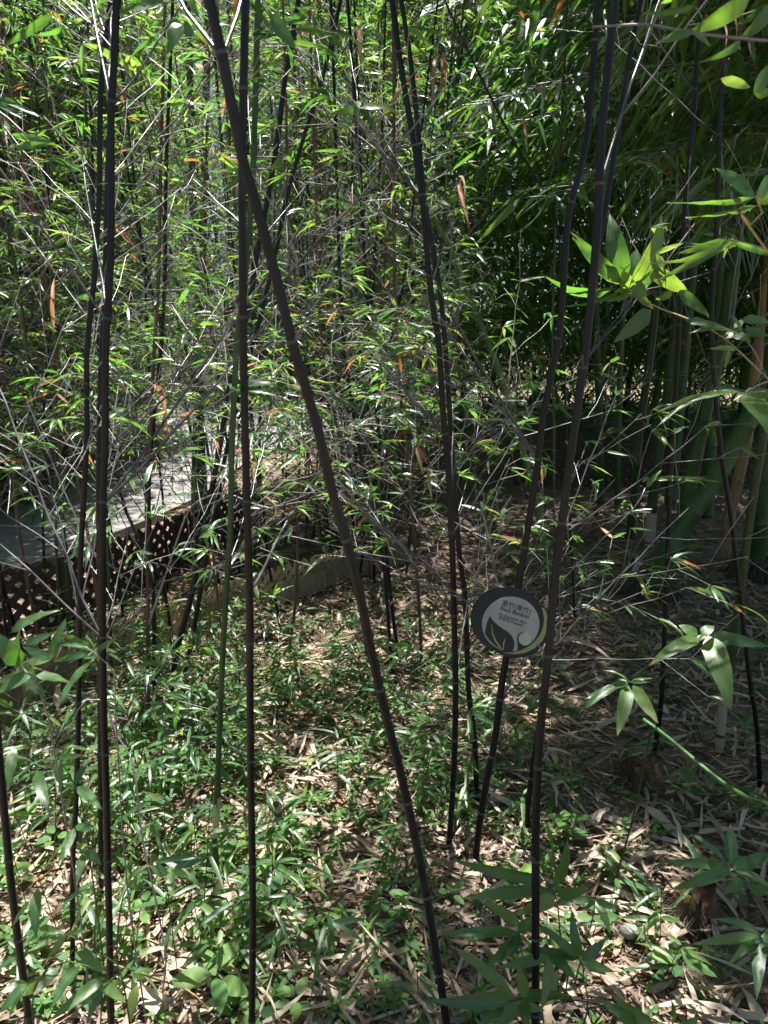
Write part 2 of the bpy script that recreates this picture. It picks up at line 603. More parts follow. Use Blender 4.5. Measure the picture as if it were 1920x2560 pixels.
slab('path', [ground_pt(*p) for p in ((-420, 1400), (-60, 1312), (72, 1275), (287, 1182), (388, 1140), (430, 1085), (470, 1062))],
     [ground_pt(*p) for p in ((-420, 1560), (0, 1450), (200, 1380), (477, 1262), (603, 1178), (690, 1130), (800, 1078))],
     -.03, .045, 'curving grey concrete garden path beyond the brown lattice fence')
slab('path', [Vector((x, 16.6, 0)) for x in (-16, -6, 0, 6)], [Vector((x, 12.2, 0)) for x in (-16, -6, 0, 6)],
     -.03, .05, 'far concrete path crossing behind the grove')


# ------------------------------------------------------------------ lattice fences
def box_pts(a, b, width, thick, nrm, wdir):
    h, t = wdir * width * .5, nrm * thick * .5
    return [a - h - t, b - h - t, b + h - t, a + h - t, a - h + t, b - h + t, b + h + t, a + h + t]


BOXQ = [(3, 2, 1, 0), (4, 5, 6, 7), (0, 1, 5, 4), (1, 2, 6, 5), (2, 3, 7, 6), (3, 0, 4, 7)]


def lattice(name, label, A, B, h, pitch, w, mat, posts, group=None, post_w=.045, thick=.007, lift=.015, tilt=0.):
    A, B = Vector((A[0], A[1], 0)), Vector((B[0], B[1], 0))
    u = (B - A).normalized()
    n = u.cross(Vector((0, 0, 1)))
    upv = (Vector((0, 0, 1)) + n * tilt).normalized()
    L = (B - A).length
    root = thing(name, label, 'fence', A, group)
    q = thick * .5 + .0006
    k = -int(h / pitch) - 1
    while k * pitch < L:
        for sgn in (1, -1):
            s0, s1 = k * pitch, k * pitch + h
            z0, z1 = 0., h
            if s0 < 0: z0, s0 = -s0, 0.
            if s1 > L: z1, s1 = h - (s1 - L), L
            if s1 - s0 < .015:
                continue
            if sgn < 0:
                s0, s1 = L - s0, L - s1
            jit = R.uniform(-.002, .002)
            p0, p1 = u * s0 + upv * (z0 + lift), u * s1 + upv * (z1 + lift + jit)
            d = (p1 - p0).normalized()
            off = n * (q * sgn)
            V = box_pts(p0 + off, p1 + off, w, thick, n, d.cross(n))
            add('slat', mk_mesh('slat', V, BOXQ, None, [mat], smooth=False), root)
        k += 1
    for s in posts:
        p = u * (s * L)
        V = box_pts(p - Vector((0, 0, .05)), p + upv * (h + .02), post_w, post_w, n, u)
        add('post', mk_mesh('post', V, BOXQ, None, [mat], smooth=False), root)
    return root


p1, p2, p3 = ground_pt(-330, 1690), ground_pt(176, 1566), ground_pt(452, 1436)
lattice('lattice_fence', 'low dark brown lattice fence along the path at the frame edge', p1, p2, .37, .088, .034, M['brown_plastic'], [.03, 1.], group='brown lattice fence panels')
lattice('lattice_fence', 'dark brown lattice fence panel behind the leaning pair of black culms', p2 + (p3 - p2) * .04, p3, .37, .088, .034, M['brown_plastic'], [.99], group='brown lattice fence panels')
p4 = ground_pt(640, 1330)
lattice('lattice_fence', 'shaded brown lattice fence panel farthest along the curving path', p3 + (p4 - p3) * .04, p4, .37, .088, .034, M['brown_plastic'], [.99], group='brown lattice fence panels')
q1, q2 = ground_pt(1290, 1216), ground_pt(1960, 1222)
lattice('lattice_fence', 'brown lattice fence in deep shade behind the thick green culms', q1, q2, .37, .09, .034, M['brown_plastic'], [0, .33, .66, 1.], group='brown lattice fence panels')

T = [ground_pt(*p) for p in ((-60, 1850), (190, 1708), (361, 1620), (615, 1522), (880, 1442), (1010, 1404))]
TL = ['tan lattice edging strip at the frame edge under the leaf sprays', 'tan lattice edging strip left of the twin black culms', 'tan lattice edging strip behind the leaning pair of culms',
      'sunlit tan lattice edging strip with notched top behind the clear pane', 'shaded tan lattice edging strip behind the long leaning culm']
for i in range(5):
    a, b = T[i], T[i + 1]
    lattice('lattice_edging', TL[i], a + (b - a) * .01, b - (b - a) * .01, .19, .062, .026, M['tan_plastic'], [], group='tan lattice edging', thick=.006, lift=0, tilt=.05 * (-1) ** i)


def sheet(label, a, b, h, off, lean, z0=.0, roll=0., th=.003):
    u = (b - a).normalized()
    n = u.cross(Vector((0, 0, 1)))
    if n.y > 0: n = -n
    upv = (Vector((0, 0, 1)) - n * lean + u * roll).normalized()
    o = n * off + Vector((0, 0, z0))
    V = box_pts(a + o, a + o + upv * h, th, th, n, u)
    L = (b - a).length
    P = []
    for s in (-.5, .5):
        for (uu, hh) in ((0, 0), (L, 0), (L, h), (0, h)):
            P.append(a + o + u * uu + upv * hh + n * (s * th) - a)
    Qs = [(0, 1, 2, 3), (7, 6, 5, 4), (0, 4, 5, 1), (1, 5, 6, 2), (2, 6, 7, 3), (3, 7, 4, 0)]
    ob = add('plastic_sheet', mk_mesh('plastic_sheet', P, Qs, None, [M['dusty_sheet']], smooth=False), None, a)
    return tag(ob, label, 'sheet', 'dusty plastic sheets along the edging')


sheet('long dusty plastic sheet leaning on the tan edging behind the leaning culm', T[3] + (T[4] - T[3]) * .60, T[5], .15, .03, .12)
sheet('tilted clear plastic pane standing in the sunlit litter', T[3] + (T[4] - T[3]) * .22, T[3] + (T[4] - T[3]) * .66, .12, .07, .2, roll=.12)
sheet('dusty plastic sheet low behind the straight black culm', T[2] + (T[3] - T[2]) * .35, T[3] + (T[4] - T[3]) * .1, .13, .035, .1)
sheet('dusty plastic sheet behind the pair of brown culms', T[1] + (T[2] - T[1]) * .35, T[2] + (T[3] - T[2]) * .2, .16, .03, .15)
sheet('dusty plastic sheet between the two leftmost upright culms', T[0] + (T[1] - T[0]) * .55, T[1] + (T[2] - T[1]) * .15, .16, .03, .12)
sheet('dusty plastic sheet at the very edge of the frame', T[0] + (T[1] - T[0]) * -.2, T[0] + (T[1] - T[0]) * .42, .16, .03, .12)


# ------------------------------------------------------------------ a pale building seen through the leaves
def box(name, mat, parent, x0, x1, y0, y1, z0, z1):
    V = [(x, y, z) for z in (z0, z1) for (x, y) in ((x0, y0), (x1, y0), (x1, y1), (x0, y1))]
    Qs = [(3, 2, 1, 0), (4, 5, 6, 7), (0, 1, 5, 4), (1, 2, 6, 5), (2, 3, 7, 6), (3, 0, 4, 7)]
    return add(name, mk_mesh(name, V, Qs, None, [mat], smooth=False), parent)


bl = thing('building', 'pale bluish white building glimpsed through the bamboo leaves', 'building', (-1.2, 19.2, 0))
box('wall', M['wall_paint'], bl, -2.6, 2.0, 0, 6, 0, 8.6)
box('roof', M['roof_slab'], bl, -2.9, 2.3, -.3, 6.3, 8.602, 8.9)
for wx in (-1.5, .9):
    for wz in (1.0, 4.6):
        w_ = box('window', M['roof_slab'], bl, wx - .65, wx + .65, -.06, -.003, wz, wz + 1.5)
        box('pane', M['window_glass'], w_, wx - .56, wx + .56, -.075, -.062, wz + .09, wz + 1.41)

#@@BAMBOO
# ------------------------------------------------------------------ bamboo: culms, branches, leaves
def perp(d):
    v = Vector((R.gauss(0, 1), R.gauss(0, 1), R.gauss(0, 1)))
    return (v - d * v.dot(d)).normalized()


def unit(mu, s):
    return Vector((mu[0] + R.gauss(0, s), mu[1] + R.gauss(0, s), mu[2] + R.gauss(0, s))).normalized()


ZUP = Vector((0, 0, 1))


def leaf_fan(acc, p, d, n, L, W, lean=.5, dryp=.03):
    """a few leaves at the end of a twig"""
    hz = Vector((d.x, d.y, 0))
    if hz.length < .1: hz = perp(ZUP); hz.z = 0
    hz.normalize()
    for i in range(n):
        a = R.uniform(-1.1, 1.1)
        h2 = Vector((hz.x * cos(a) - hz.y * sin(a), hz.x * sin(a) + hz.y * cos(a), 0))
        dd = (h2 + ZUP * R.uniform(-.75, .35) * lean * 1.6 + d * .35).normalized()
        nn = unit((0, 0, 1), .45)
        l = L * R.uniform(.65, 1.25)
        acc.l_(p, dd, nn, l, W * R.uniform(.8, 1.2) * (l / L) ** .5, R.uniform(.05, .45), R.random(), 1 if R.random() < dryp else 0)


def twig(acc, p, d, L, r, t0, lev, leafp, LL, LW, bare, step=.075, dryp=.03):
    """a zig-zag twig with nodes, side twigs and leaf fans"""
    n = max(2, int(L / step))
    sl = L / n
    pl = perp(d)
    flip = 1
    rr = r
    for i in range(n):
        f = (i + 1) / n
        r2 = max(.0008, r * (1 - .5 * f))
        d = (d + pl * flip * .10 + perp(d) * .035 + ZUP * .02).normalized()
        p2 = p + d * sl
        acc.s_(p, p2, rr, r2, min(1, t0 + .35 * (i / n)), min(1, t0 + .35 * f))
        p, rr = p2, r2
        flip = -flip
        if lev > 0 and R.random() < (.85 if lev > 1 else .7) and i > 0:
            ax = (pl * flip * R.uniform(.5, 1) + perp(d) * .45).normalized()
            dd = (d * R.uniform(.7, 1.0) + ax * R.uniform(.6, .9)).normalized()
            twig(acc, p, dd, L * R.uniform(.34, .68) * (1 - .35 * f), max(.0008, r2 * .68), t0 + .25, lev - 1, leafp, LL, LW, bare, step * .95, dryp)
        elif lev == 0 and R.random() < .4:
            dd = (d * .7 + pl * flip).normalized()
            q = p + dd * R.uniform(.008, .03)
            acc.s_(p, q, r2 * .9, r2 * .5, .8, 1)
    if R.random() < leafp:
        leaf_fan(acc, p, d, R.choice((3, 3, 4, 5)), LL, LW, dryp=dryp)
    elif R.random() < bare:
        acc.s_(p, p + d * R.uniform(.01, .035), rr * 1.3, rr * .5, .9, 1)


# --- shared pieces
def ring_mesh(mat, prof):
    k = 12
    V, Q = [], []
    for (rr, z) in prof:
        for i in range(k):
            V.append((rr * cos(2 * pi * i / k), rr * sin(2 * pi * i / k), z))
    for s in range(len(prof) - 1):
        for i in range(k):
            Q.append((s * k + i, s * k + (i + 1) % k, (s + 1) * k + (i + 1) % k, (s + 1) * k + i))
    return mk_mesh('node_ring', V, Q, None, [mat])


RING = {'black': ring_mesh(M['node_wax'], [(.98, -.75), (1.05, -.35), (1.20, -.12), (1.21, 0), (1.07, .14), (1.14, .3), (1.17, .42), (.98, .75)]),
        'green': ring_mesh(M['node_green'], [(.98, -.16), (1.03, -.06), (1.05, 0), (1.02, .06), (1.03, .1), (.98, .2)])}


def unit_leaf(bow, twist, wav, shape=0):
    """unit leaf along +Y, width along X, bowed along Z; tip stays on the chord"""
    ns, nc = 11, 5
    V, Q = [], []
    for s in range(ns):
        v = s / (ns - 1)
        if shape == 0:
            w = max(.0, (min(1, (v / .2)) ** .7) * (1 - max(0, (v - .38) / .62) ** 1.75))
        elif shape == 1:
            w = max(.0, sin(pi * v ** .8) ** .75)
        else:
            w = (min(1, v / .05)) ** .5 * (1 - .75 * max(0, (v - .1) / .9) ** 1.2)
        w = max(w, .03)
        for c in range(nc):
            u = (c / (nc - 1) - .5)
            x = u * w
            z = bow * 4 * v * (1 - v) + abs(u) * .30 * w * .12 + twist * u * (v - .4) * w * .2 + wav * .015 * sin(v * 17 + u * 5)
            V.append((x, v, z))
    for s in range(ns - 1):
        for c in range(nc - 1):
            o = s * nc + c
            Q.append((o, o + 1, o + nc + 1, o + nc))
    return V, Q


def unit_leaf_set(mat, bows, shape=0):
    out = []
    for b in bows:
        V, Q = unit_leaf(b, R.uniform(-1, 1), R.uniform(.3, 1), shape)
        out.append(mk_mesh('leaf', V, Q, None, [mat]))
    return out


LEAF_HERO = unit_leaf_set(M['leaf_hero'], (.02, .06, .1, .14, .08))
LEAF_ROUND = unit_leaf_set(M['weed_leaf'], (.02, .06, .1), 1)
LEAF_DRY = unit_leaf_set(M['orange_leaf'], (.05, .12, .16))
SHEATH = unit_leaf_set(M['sheath'], (.03, .08, .14, .2, -.03), 2)
LEAF_SMALL = [mk_mesh('leaf', *[x for x in unit_leaf(b, .5, .5)][:1], unit_leaf(b, .5, .5)[1], None, [M['leaf']]) for b in (.04, .1, .16)]


def place_leaf(meshes, p, tip, nrm, W, parent, name='leaf', bowscale=1.):
    """put a unit leaf between two points; parent must be unrotated"""
    d = Vector(tip) - Vector(p)
    L = d.length
    y = d.normalized()
    x = y.cross(Vector(nrm))
    if x.length < 1e-4: x = y.cross(Vector((.3, .2, 1)))
    x.normalize()
    z = x.cross(y)
    me = R.choice(meshes)
    o = bpy.data.objects.new(name, me)
    link(o, parent)
    off = Vector((0, 0, 0))
    q = parent
    while q is not None:
        off = off + q.location
        q = q.parent
    m = Matrix((x * W, y * L, z * L * bowscale)).transposed().to_4x4()
    m.translation = Vector(p) - off
    o.matrix_local = m
    return o


FRAME = (-40, 1960, -40, 2600)


def in_frame(p, mrg=0):
    x, y, z = proj(p)
    return z > .1 and FRAME[0] - mrg < x < FRAME[1] + mrg and FRAME[2] - mrg < y < FRAME[3] + mrg


def trace(pts, lean, jit=0.):
    """photo pixels from the ground up -> world points of a culm that stands on the ground"""
    base = ground_pt(*pts[0])
    base.z = 0.
    out = [base]
    z = 0.
    for px, py in pts[1:]:
        d = FWD + RIGHT * ((px - CX) / F) + UP * (-(py - CY) / F)
        for _ in range(4):
            y = base.y + lean * z
            zc = y / d.y
            z = CAMH + d.z * zc
        out.append(at(px, py, zc))
    return out


def culm_mesh(line, r, mat, nodes_d, k=10, taper=.45, step=.07):
    st = []
    L = line.len
    ds = sorted(set([0.] + [x for nd_ in nodes_d for x in (nd_ - .012, nd_ - .003, nd_ + .004, nd_ + .014)] + list(np.arange(.04, L, step)) + [L]))
    ds = [d for d in ds if 0 <= d <= L]
    nod = np.array(nodes_d) if len(nodes_d) else np.array([-9.])
    for d in ds:
        dd = np.min(np.abs(nod - d))
        rr = r * (1 - taper * (d / L) ** 1.3)
        if dd < .006: rr *= 1.08
        st.append((line(d), line.tan(d), rr, d / L))
    V, Q, tri, T = sweep(st, k)
    return V, Q, tri, T


GAPS = [(at(px, py, zc), rx, ry, pr) for px, py, zc, rx, ry, pr in (  # canopy leaves are dropped above these spots so sun reaches the sprays
    (1560, 680, 2.05, .36, .32, .97), (1800, 1660, 1.6, .20, .20, .85), (1570, 1730, 1.72, .17, .17, .8), (1890, 1040, 1.25, .2, .2, .9),
    (1880, 500, 1.12, .2, .2, .8), (1800, 100, .95, .25, .2, .7), (1800, 2180, 1.5, .18, .15, .5), (1640, 420, 1.6, .2, .2, .7))]


def in_gap(l):
    """openings cut into the canopy to let the sun onto chosen leaf sprays"""
    for g_, rx, ry, pr in GAPS:
        k = (l[2] - g_.z) / SUNV.z
        if k > .3 and ((l[0] - SUNV.x * k - g_.x) / rx) ** 2 + ((l[1] - SUNV.y * k - g_.y) / ry) ** 2 < 1 and R.random() < pr:
            return True
    return False


def node_spacing(z, s=1.):
    return (.15 + .11 * min(z, 2.0)) * s


def bamboo(name, label, pts3, r, mat, cat='bamboo', group=None, height=4.2, br=1.0, br_from=.7, leafp=.23, bare=1., LL=.08, LW=.0115,
           ring='black', blen=.74, hero=True, spacing=1., lev=2, dryp=.04, crown=1.0, max_leaf=14, arch=.12, thin=False, few=False, sheath_nodes=(), taper=.45):
    """a whole bamboo plant: culm (> node rings), branches (> leaves), foliage"""
    root = pts3[0].copy()
    pts3 = [Vector((root.x, root.y, -.04))] + [p for p in pts3[1:]]
    top = pts3[-1]
    dirn = (pts3[-1] - pts3[-2]).normalized()
    p = top.copy()
    az = R.uniform(0, 2 * pi)
    while p.z < height:
        dirn = (dirn + Vector((cos(az), sin(az), 0)) * arch * .12 + ZUP * .03).normalized()
        p = p + dirn * .35
        pts3.append(p.copy())
    line = Line(spline(pts3, 6))
    t = thing(name, label, cat, root, group)
    nodes_d, d = [], .06
    while d < line.len - .05:
        nodes_d.append(d)
        d += node_spacing(line(d).z, spacing) * R.uniform(.9, 1.1)
    V, Q, tri, T = culm_mesh(line, r, mat, nodes_d, taper=taper, k=10 if root.y < 3.2 else 7, step=.07 if root.y < 3.2 else .15)
    V = np.array(V) - np.array(root)
    cu = add('culm', mk_mesh('culm', V, Q, tri, [mat], {'t': T}), t)
    for nd_ in nodes_d:
        q = line(nd_)
        if in_frame(q):
            rr = r * (1 - taper * (nd_ / line.len) ** 1.3)
            o = bpy.data.objects.new('node_ring', RING[ring])
            link(o, cu)
            o.rotation_euler = line.tan(nd_).to_track_quat('Z', 'Y').to_euler()
            o.scale = (rr, rr, rr * .75 if ring == 'black' else rr)
            o.location = q - root
    phi = R.uniform(0, 2 * pi)
    foliage, hidden, cand = [], Acc(), []
    for i, nd_ in enumerate(nodes_d):
        q = line(nd_)
        phi += pi + R.uniform(-.35, .35)
        if q.z < br_from or R.random() > br:
            if R.random() < .6 and in_frame(q) and .1 < q.z:      # bud or broken branch stub
                sa = Acc()
                for _ in range(R.choice((1, 1, 2))):
                    a = phi + R.uniform(-.5, .5)
                    d0 = (Vector((cos(a), sin(a), 0)) + ZUP * R.uniform(.5, 1.2)).normalized()
                    e = q + d0 * R.uniform(.012, .05)
                    sa.s_(q + d0 * r * .5, e, r * .28, r * .2, .1, .5)
                add('branch_stub', seg_mesh('branch_stub', sa.seg, M['twig'], 5, root), t)
            continue
        tg = line.tan(nd_)
        vis = in_frame(q, 250)
        if thin and q.z > 1.45 and R.random() < .6:
            continue
        lp = leafp if not thin else (.62 if q.z < 1.35 else .14)
        frac = q.z / height
        for s in range(R.choice((2, 2, 3)) if few else R.choice((2, 2, 3)) if br > .6 else R.choice((1, 2))):
            a = phi + (0 if s == 0 else R.uniform(.5, 1.) * R.choice((-1, 1)))
            out = Vector((cos(a), sin(a), 0))
            if root.y < 2.3:                 # the near culms carry their boughs sideways and away from the open side
                out.y = abs(out.y) * .9 + .1
                out.normalize()
            dd = (out * R.uniform(.75, 1.05) + tg * R.uniform(.7, 1.1)).normalized()
            L = blen * R.uniform(.6, 1.25) * (1 if s == 0 else .7) * (1.05 - .45 * frac)
            rr = max(.0021, r * R.uniform(.28, .38))
            acc = Acc() if vis else hidden
            twig(acc, q + out * r * .6, dd, L, rr, .05, lev if vis else 1, lp if vis else min(1, .28 * crown), LL, LW, bare, dryp=dryp)
            if vis:
                b = add('branch', seg_mesh('branch', acc.seg, M['twig'], 4 if (q.y < 3) else 3, root), t)
                for lf in acc.leaf:
                    x, y, z = proj(lf[:3])
                    if in_gap(lf):
                        continue
                    if z < 2.0 and 1130 < x < 1420 and 1360 < y < 1680:
                        continue
                    if hero and -20 < x < 1940 and -20 < y < 2580 and z < 4.5 and not lf[13]:
                        cand.append((lf[9] / z, b, lf))
                    else:
                        foliage.append(lf)
    cand.sort(key=lambda c: -c[0])
    for _, b, lf in cand[:max_leaf]:
        p0 = Vector(lf[0:3])
        d0 = Vector(lf[3:6]).normalized()
        tip = p0 + d0 * lf[9] - ZUP * (lf[11] * lf[9])
        place_leaf(LEAF_SMALL, p0, tip, lf[6:9], lf[10], b)
    foliage += [c[2] for c in cand[max_leaf:]]
    if foliage:
        o = add('foliage', leaf_mesh('foliage', foliage, [M['leaf'], M['orange_leaf']], 3 if root.y < 4 else 2, root), t)
        o['kind'] = 'stuff'
    if hidden.seg:
        o = add('crown_branches', seg_mesh('crown_branches', hidden.seg, M['twig'], 3, root), t)
        o['kind'] = 'stuff'
    hidden.leaf = [l for l in hidden.leaf if not in_gap(l)]
    if hidden.leaf:
        o = add('crown', leaf_mesh('crown', hidden.leaf, [M['leaf'], M['orange_leaf']], 2, root), t)
        o['kind'] = 'stuff'
    for (d0, d1) in sheath_nodes:           # papery sheaths still clasping the culm
        st = []
        for kq in range(7):
            dq = d0 + (d1 - d0) * kq / 6
            rr = r * (1 - .45 * (dq / line.len) ** 1.3)
            st.append((line(dq) - root, line.tan(dq), rr * (1.18 if kq < 6 else 1.02), kq / 6))
        V, Q, tri, T = sweep(st, 10)
        keep = [qd for j, qd in enumerate(Q) if not (j // 10 >= 4 and (j % 10) in (0, 1, 2, 3, 4)) and not (j // 10 == 3 and (j % 10) in (1, 2))]
        add('culm_sheath', mk_mesh('culm_sheath', V, keep, None, [M['sheath']]), t)
    return t, line


GB = 'black bamboo culms of the near grove'
BASES = []
# label, pixels from the ground up, radius, lean towards (-) / away (+), options
HERO = [
 ('black culm cutting the lower corner, leaning out past the frame edge', [(100, 2720), (75, 2560), (52, 2400), (30, 2230), (8, 2000), (-10, 1800), (-40, 1400), (-70, 900)], .0105, -.02, dict(br=.3, br_from=1.3)),
 ('slim black culm standing just left of the thickest straight pair', [(178, 2410), (182, 2163), (191, 1989), (197, 1720), (200, 1438), (208, 1265), (217, 1091), (217, 860), (231, 752), (243, 579), (249, 463), (249, 347), (255, 174), (275, 20)], .0092, .02, dict(br=.95, br_from=.7)),
 ('upright black culm crossing the whole height, right one of the parallel pair', [(280, 2700), (278, 2560), (275, 2394), (271, 2221), (266, 1989), (258, 1720), (256, 1323), (263, 1091), (264, 860), (275, 694), (278, 463), (276, 318), (284, 174), (290, 20)], .0100, -.02, dict(br=.85, br_from=.8)),
 ('thin dark culm hidden close behind the upright pair', [(252, 2270), (252, 2100), (250, 1816), (249, 1500), (246, 1200), (252, 900), (262, 700), (270, 400), (290, 100)], .0075, .05, dict(br=.8, br_from=.7)),
 ('straight black culm dividing the picture, crossed by the leaning culm at the top', [(631, 2720), (630, 2560), (632, 2279), (628, 1989), (625, 1720), (624, 1468), (619, 1323), (613, 1091), (608, 860), (607, 694), (605, 463), (608, 289), (610, 116), (614, 0)], .0098, -.06, dict(br=.5, br_from=1.1)),
 ('long black culm leaning from top left to bottom centre', [(1140, 2700), (1117, 2560), (1065, 2233), (1007, 1956), (960, 1771), (926, 1620), (891, 1447), (822, 1196), (793, 1062), (758, 947), (732, 860), (712, 781), (683, 665), (642, 521), (608, 405), (584, 289), (556, 145), (524, 0)], .0115, -.15, dict(br=.3, br_from=1.35)),
 ('black culm rising from mid floor to top centre, left of the close pair', [(1122, 2110), (1134, 1931), (1139, 1720), (1134, 1497), (1131, 1381), (1125, 1265), (1119, 1149), (1108, 1034), (1097, 860), (1084, 781), (1070, 665), (1061, 550), (1047, 434), (1018, 260), (995, 116), (980, 0)], .0100, .03, dict()),
 ('black culm twinned with the one rising to top centre, on its right', [(1194, 1990), (1186, 1845), (1171, 1720), (1163, 1497), (1151, 1410), (1139, 1265), (1113, 860), (1096, 700), (1070, 560), (1056, 463), (1047, 347), (1026, 145), (1003, 0)], .0100, .02, dict()),
 ('slanting black culm that carries the round plant sign', [(1186, 2160), (1197, 2076), (1215, 1960), (1238, 1845), (1256, 1700), (1301, 1439), (1319, 1323), (1342, 1178), (1359, 1034), (1394, 860), (1408, 723), (1417, 579), (1432, 492), (1463, 376), (1475, 260), (1487, 116), (1495, 0)], .0112, .02, dict(br=.7, br_from=.95)),
 ('black culm passing in front of the edge of the round sign', [(1338, 2700), (1339, 2560), (1339, 2105), (1342, 1989), (1351, 1816), (1365, 1700), (1373, 1612), (1385, 1468), (1400, 1352), (1417, 1207), (1446, 1005), (1466, 860), (1484, 683), (1495, 550), (1501, 405), (1507, 289), (1525, 120), (1539, 0)], .0118, .03, dict(br=.5, br_from=1.)),
 ('black culm rooted behind the sign, leaning up to the right', [(1312, 2070), (1330, 1931), (1348, 1816), (1372, 1640), (1398, 1400), (1425, 1180), (1455, 950), (1472, 810), (1486, 683), (1498, 608), (1515, 521), (1533, 405), (1550, 289), (1573, 145), (1602, 0)], .0100, .04, dict(br=.7, br_from=.95)),
 ('thin black culm beside the reddish rotten stump', [(1632, 1890), (1646, 1816), (1656, 1710), (1660, 1612), (1669, 1381), (1678, 1149), (1696, 860), (1712, 521), (1730, 347), (1741, 174), (1752, 20)], .0100, .02, dict(br=.5, br_from=1.2)),
 ('crooked thin black culm in front of the tan culm at the edge', [(1904, 1960), (1892, 1816), (1876, 1710), (1851, 1497), (1828, 1294), (1805, 1149), (1788, 976), (1778, 800), (1790, 600), (1800, 300)], .0088, .0, dict(br=.4, br_from=1.2)),
 ('front culm of the dark pair leaning right over the tan edging', [(420, 1800), (428, 1720), (446, 1612), (480, 1485), (509, 1323), (544, 1149), (573, 976), (598, 860), (625, 752), (642, 637), (665, 521), (694, 347), (712, 202), (746, 0)], .0130, .05, dict()),
 ('rear culm of the dark pair leaning right over the tan edging', [(452, 1770), (462, 1690), (480, 1600), (500, 1485), (528, 1323), (566, 1130), (600, 976), (632, 860), (654, 781), (694, 608), (717, 492), (758, 347), (804, 202), (845, 29)], .0115, .08, dict()),
 ('short-jointed black culm bending left, base beside the dusty sheet', [(432, 1620), (428, 1583), (415, 1500), (399, 1438), (350, 1350), (318, 1294), (283, 1138), (262, 1000), (240, 820), (236, 600)], .0095, .05, dict()),
 ('weathered brown culm beside a black one, left of the leaning pair', [(366, 1790), (368, 1720), (370, 1500), (366, 1265), (376, 1091), (384, 900), (396, 700), (402, 400), (410, 100)], .0085, .05, dict(mat='culm_brown', br=.8)),
 ('black culm touching the weathered brown one', [(386, 1780), (386, 1720), (384, 1497), (372, 1265), (380, 1091), (400, 900), (412, 700), (416, 400), (430, 60)], .0095, .06, dict(br=.8)),
 ('thin brown culm standing in the bright litter centre left', [(721, 1640), (730, 1570), (741, 1497), (744, 1323), (748, 1149), (742, 1000), (735, 850), (720, 600), (716, 300)], .0085, .04, dict(mat='culm_brown')),
 ('thin black culm ending at the small clear pane', [(704, 1570), (683, 1468), (654, 1323), (648, 1200), (650, 1000), (640, 800), (624, 560), (618, 300)], .0085, .03, dict()),
 ('reddish brown culm rising through the centre tangle', [(1056, 1690), (1050, 1560), (1040, 1400), (1024, 1207), (1010, 1060), (1000, 976), (990, 800), (985, 600), (985, 300)], .0085, .02, dict(mat='culm_brown')),
 ('black culm in the centre tangle, left of the reddish brown one', [(1002, 1665), (985, 1560), (972, 1447), (956, 1250), (949, 1100), (930, 900), (915, 700), (900, 450), (880, 150)], .0100, .03, dict()),
 ('black culm in the centre tangle with a kinked foot', [(985, 1705), (975, 1610), (960, 1420), (930, 1250), (900, 1130), (878, 1000), (860, 850), (846, 600), (838, 300)], .0085, .03, dict()),
 ('slender dark culm close behind the leaning culm near the floor', [(924, 1712), (915, 1620), (890, 1440), (868, 1260), (850, 1100), (818, 960), (800, 800), (790, 500)], .0075, .05, dict(mat='culm_brown')),
 ('long dark bough slanting across the upper right', [(1440, 1570), (1425, 1300), (1415, 1050), (1400, 640), (1385, 520), (1290, 365), (1195, 180), (1130, 40)], .0070, .0, dict(br=.6)),
 ('black culm sloping in from the left edge, upper part', [(310, 1560), (290, 1400), (252, 1200), (205, 980), (120, 760), (80, 530), (48, 430), (10, 345), (-30, 240)], .0090, .0, dict(br=.9, br_from=.6)),
]
for label, pix, r, lean, o in HERO:
    o = dict(o)
    mat = M[o.pop('mat', 'culm_black')]
    o.setdefault('br_from', .7)
    b0 = ground_pt(*pix[0])
    BASES.append(b0)
    if 1.85 < b0.y < 4 and abs(b0.x + .25) < .75:
        o.update(thin=True, br_from=.4, max_leaf=24, blen=.7)
    bamboo('black_bamboo', label, trace(pix, lean), r * (.70 if b0.y < 1.6 else .9), mat, group=GB, height=R.uniform(3.2, 3.9), **o)

GG = 'green bamboo culms'
bamboo('green_bamboo', 'slim green culm with a pale papery sheath at its foot beside the straight culm',
       trace([(553, 2255), (544, 2192), (536, 2105), (541, 2047), (547, 1874), (553, 1720), (561, 1554), (576, 1323), (579, 1149), (592, 860), (613, 694), (631, 463), (637, 289), (645, 0)], .03),
       .0078, M['culm_green'], group=GG, ring='green', br=.5, br_from=.9, height=4., sheath_nodes=((.02, .22), (.24, .42)))
bamboo('green_bamboo', 'pale green culm leaning left behind the round sign',
       trace([(1378, 1462), (1365, 1381), (1342, 1260), (1319, 1167), (1272, 1005), (1222, 860), (1151, 694), (1105, 579), (972, 376), (880, 220)], .0),
       .021, M['culm_pale'], group=GG, ring='green', br=.3, br_from=1.6, height=4.5, spacing=1.3)
bamboo('green_bamboo', 'thin green stalk rising straight through the dark upper right',
       trace([(1390, 1530), (1385, 1300), (1385, 1050), (1380, 860), (1392, 500), (1405, 300), (1415, 60)], .02), .0075, M['culm_green'], group=GG, ring='green', br=.25, br_from=1.2, height=4.)

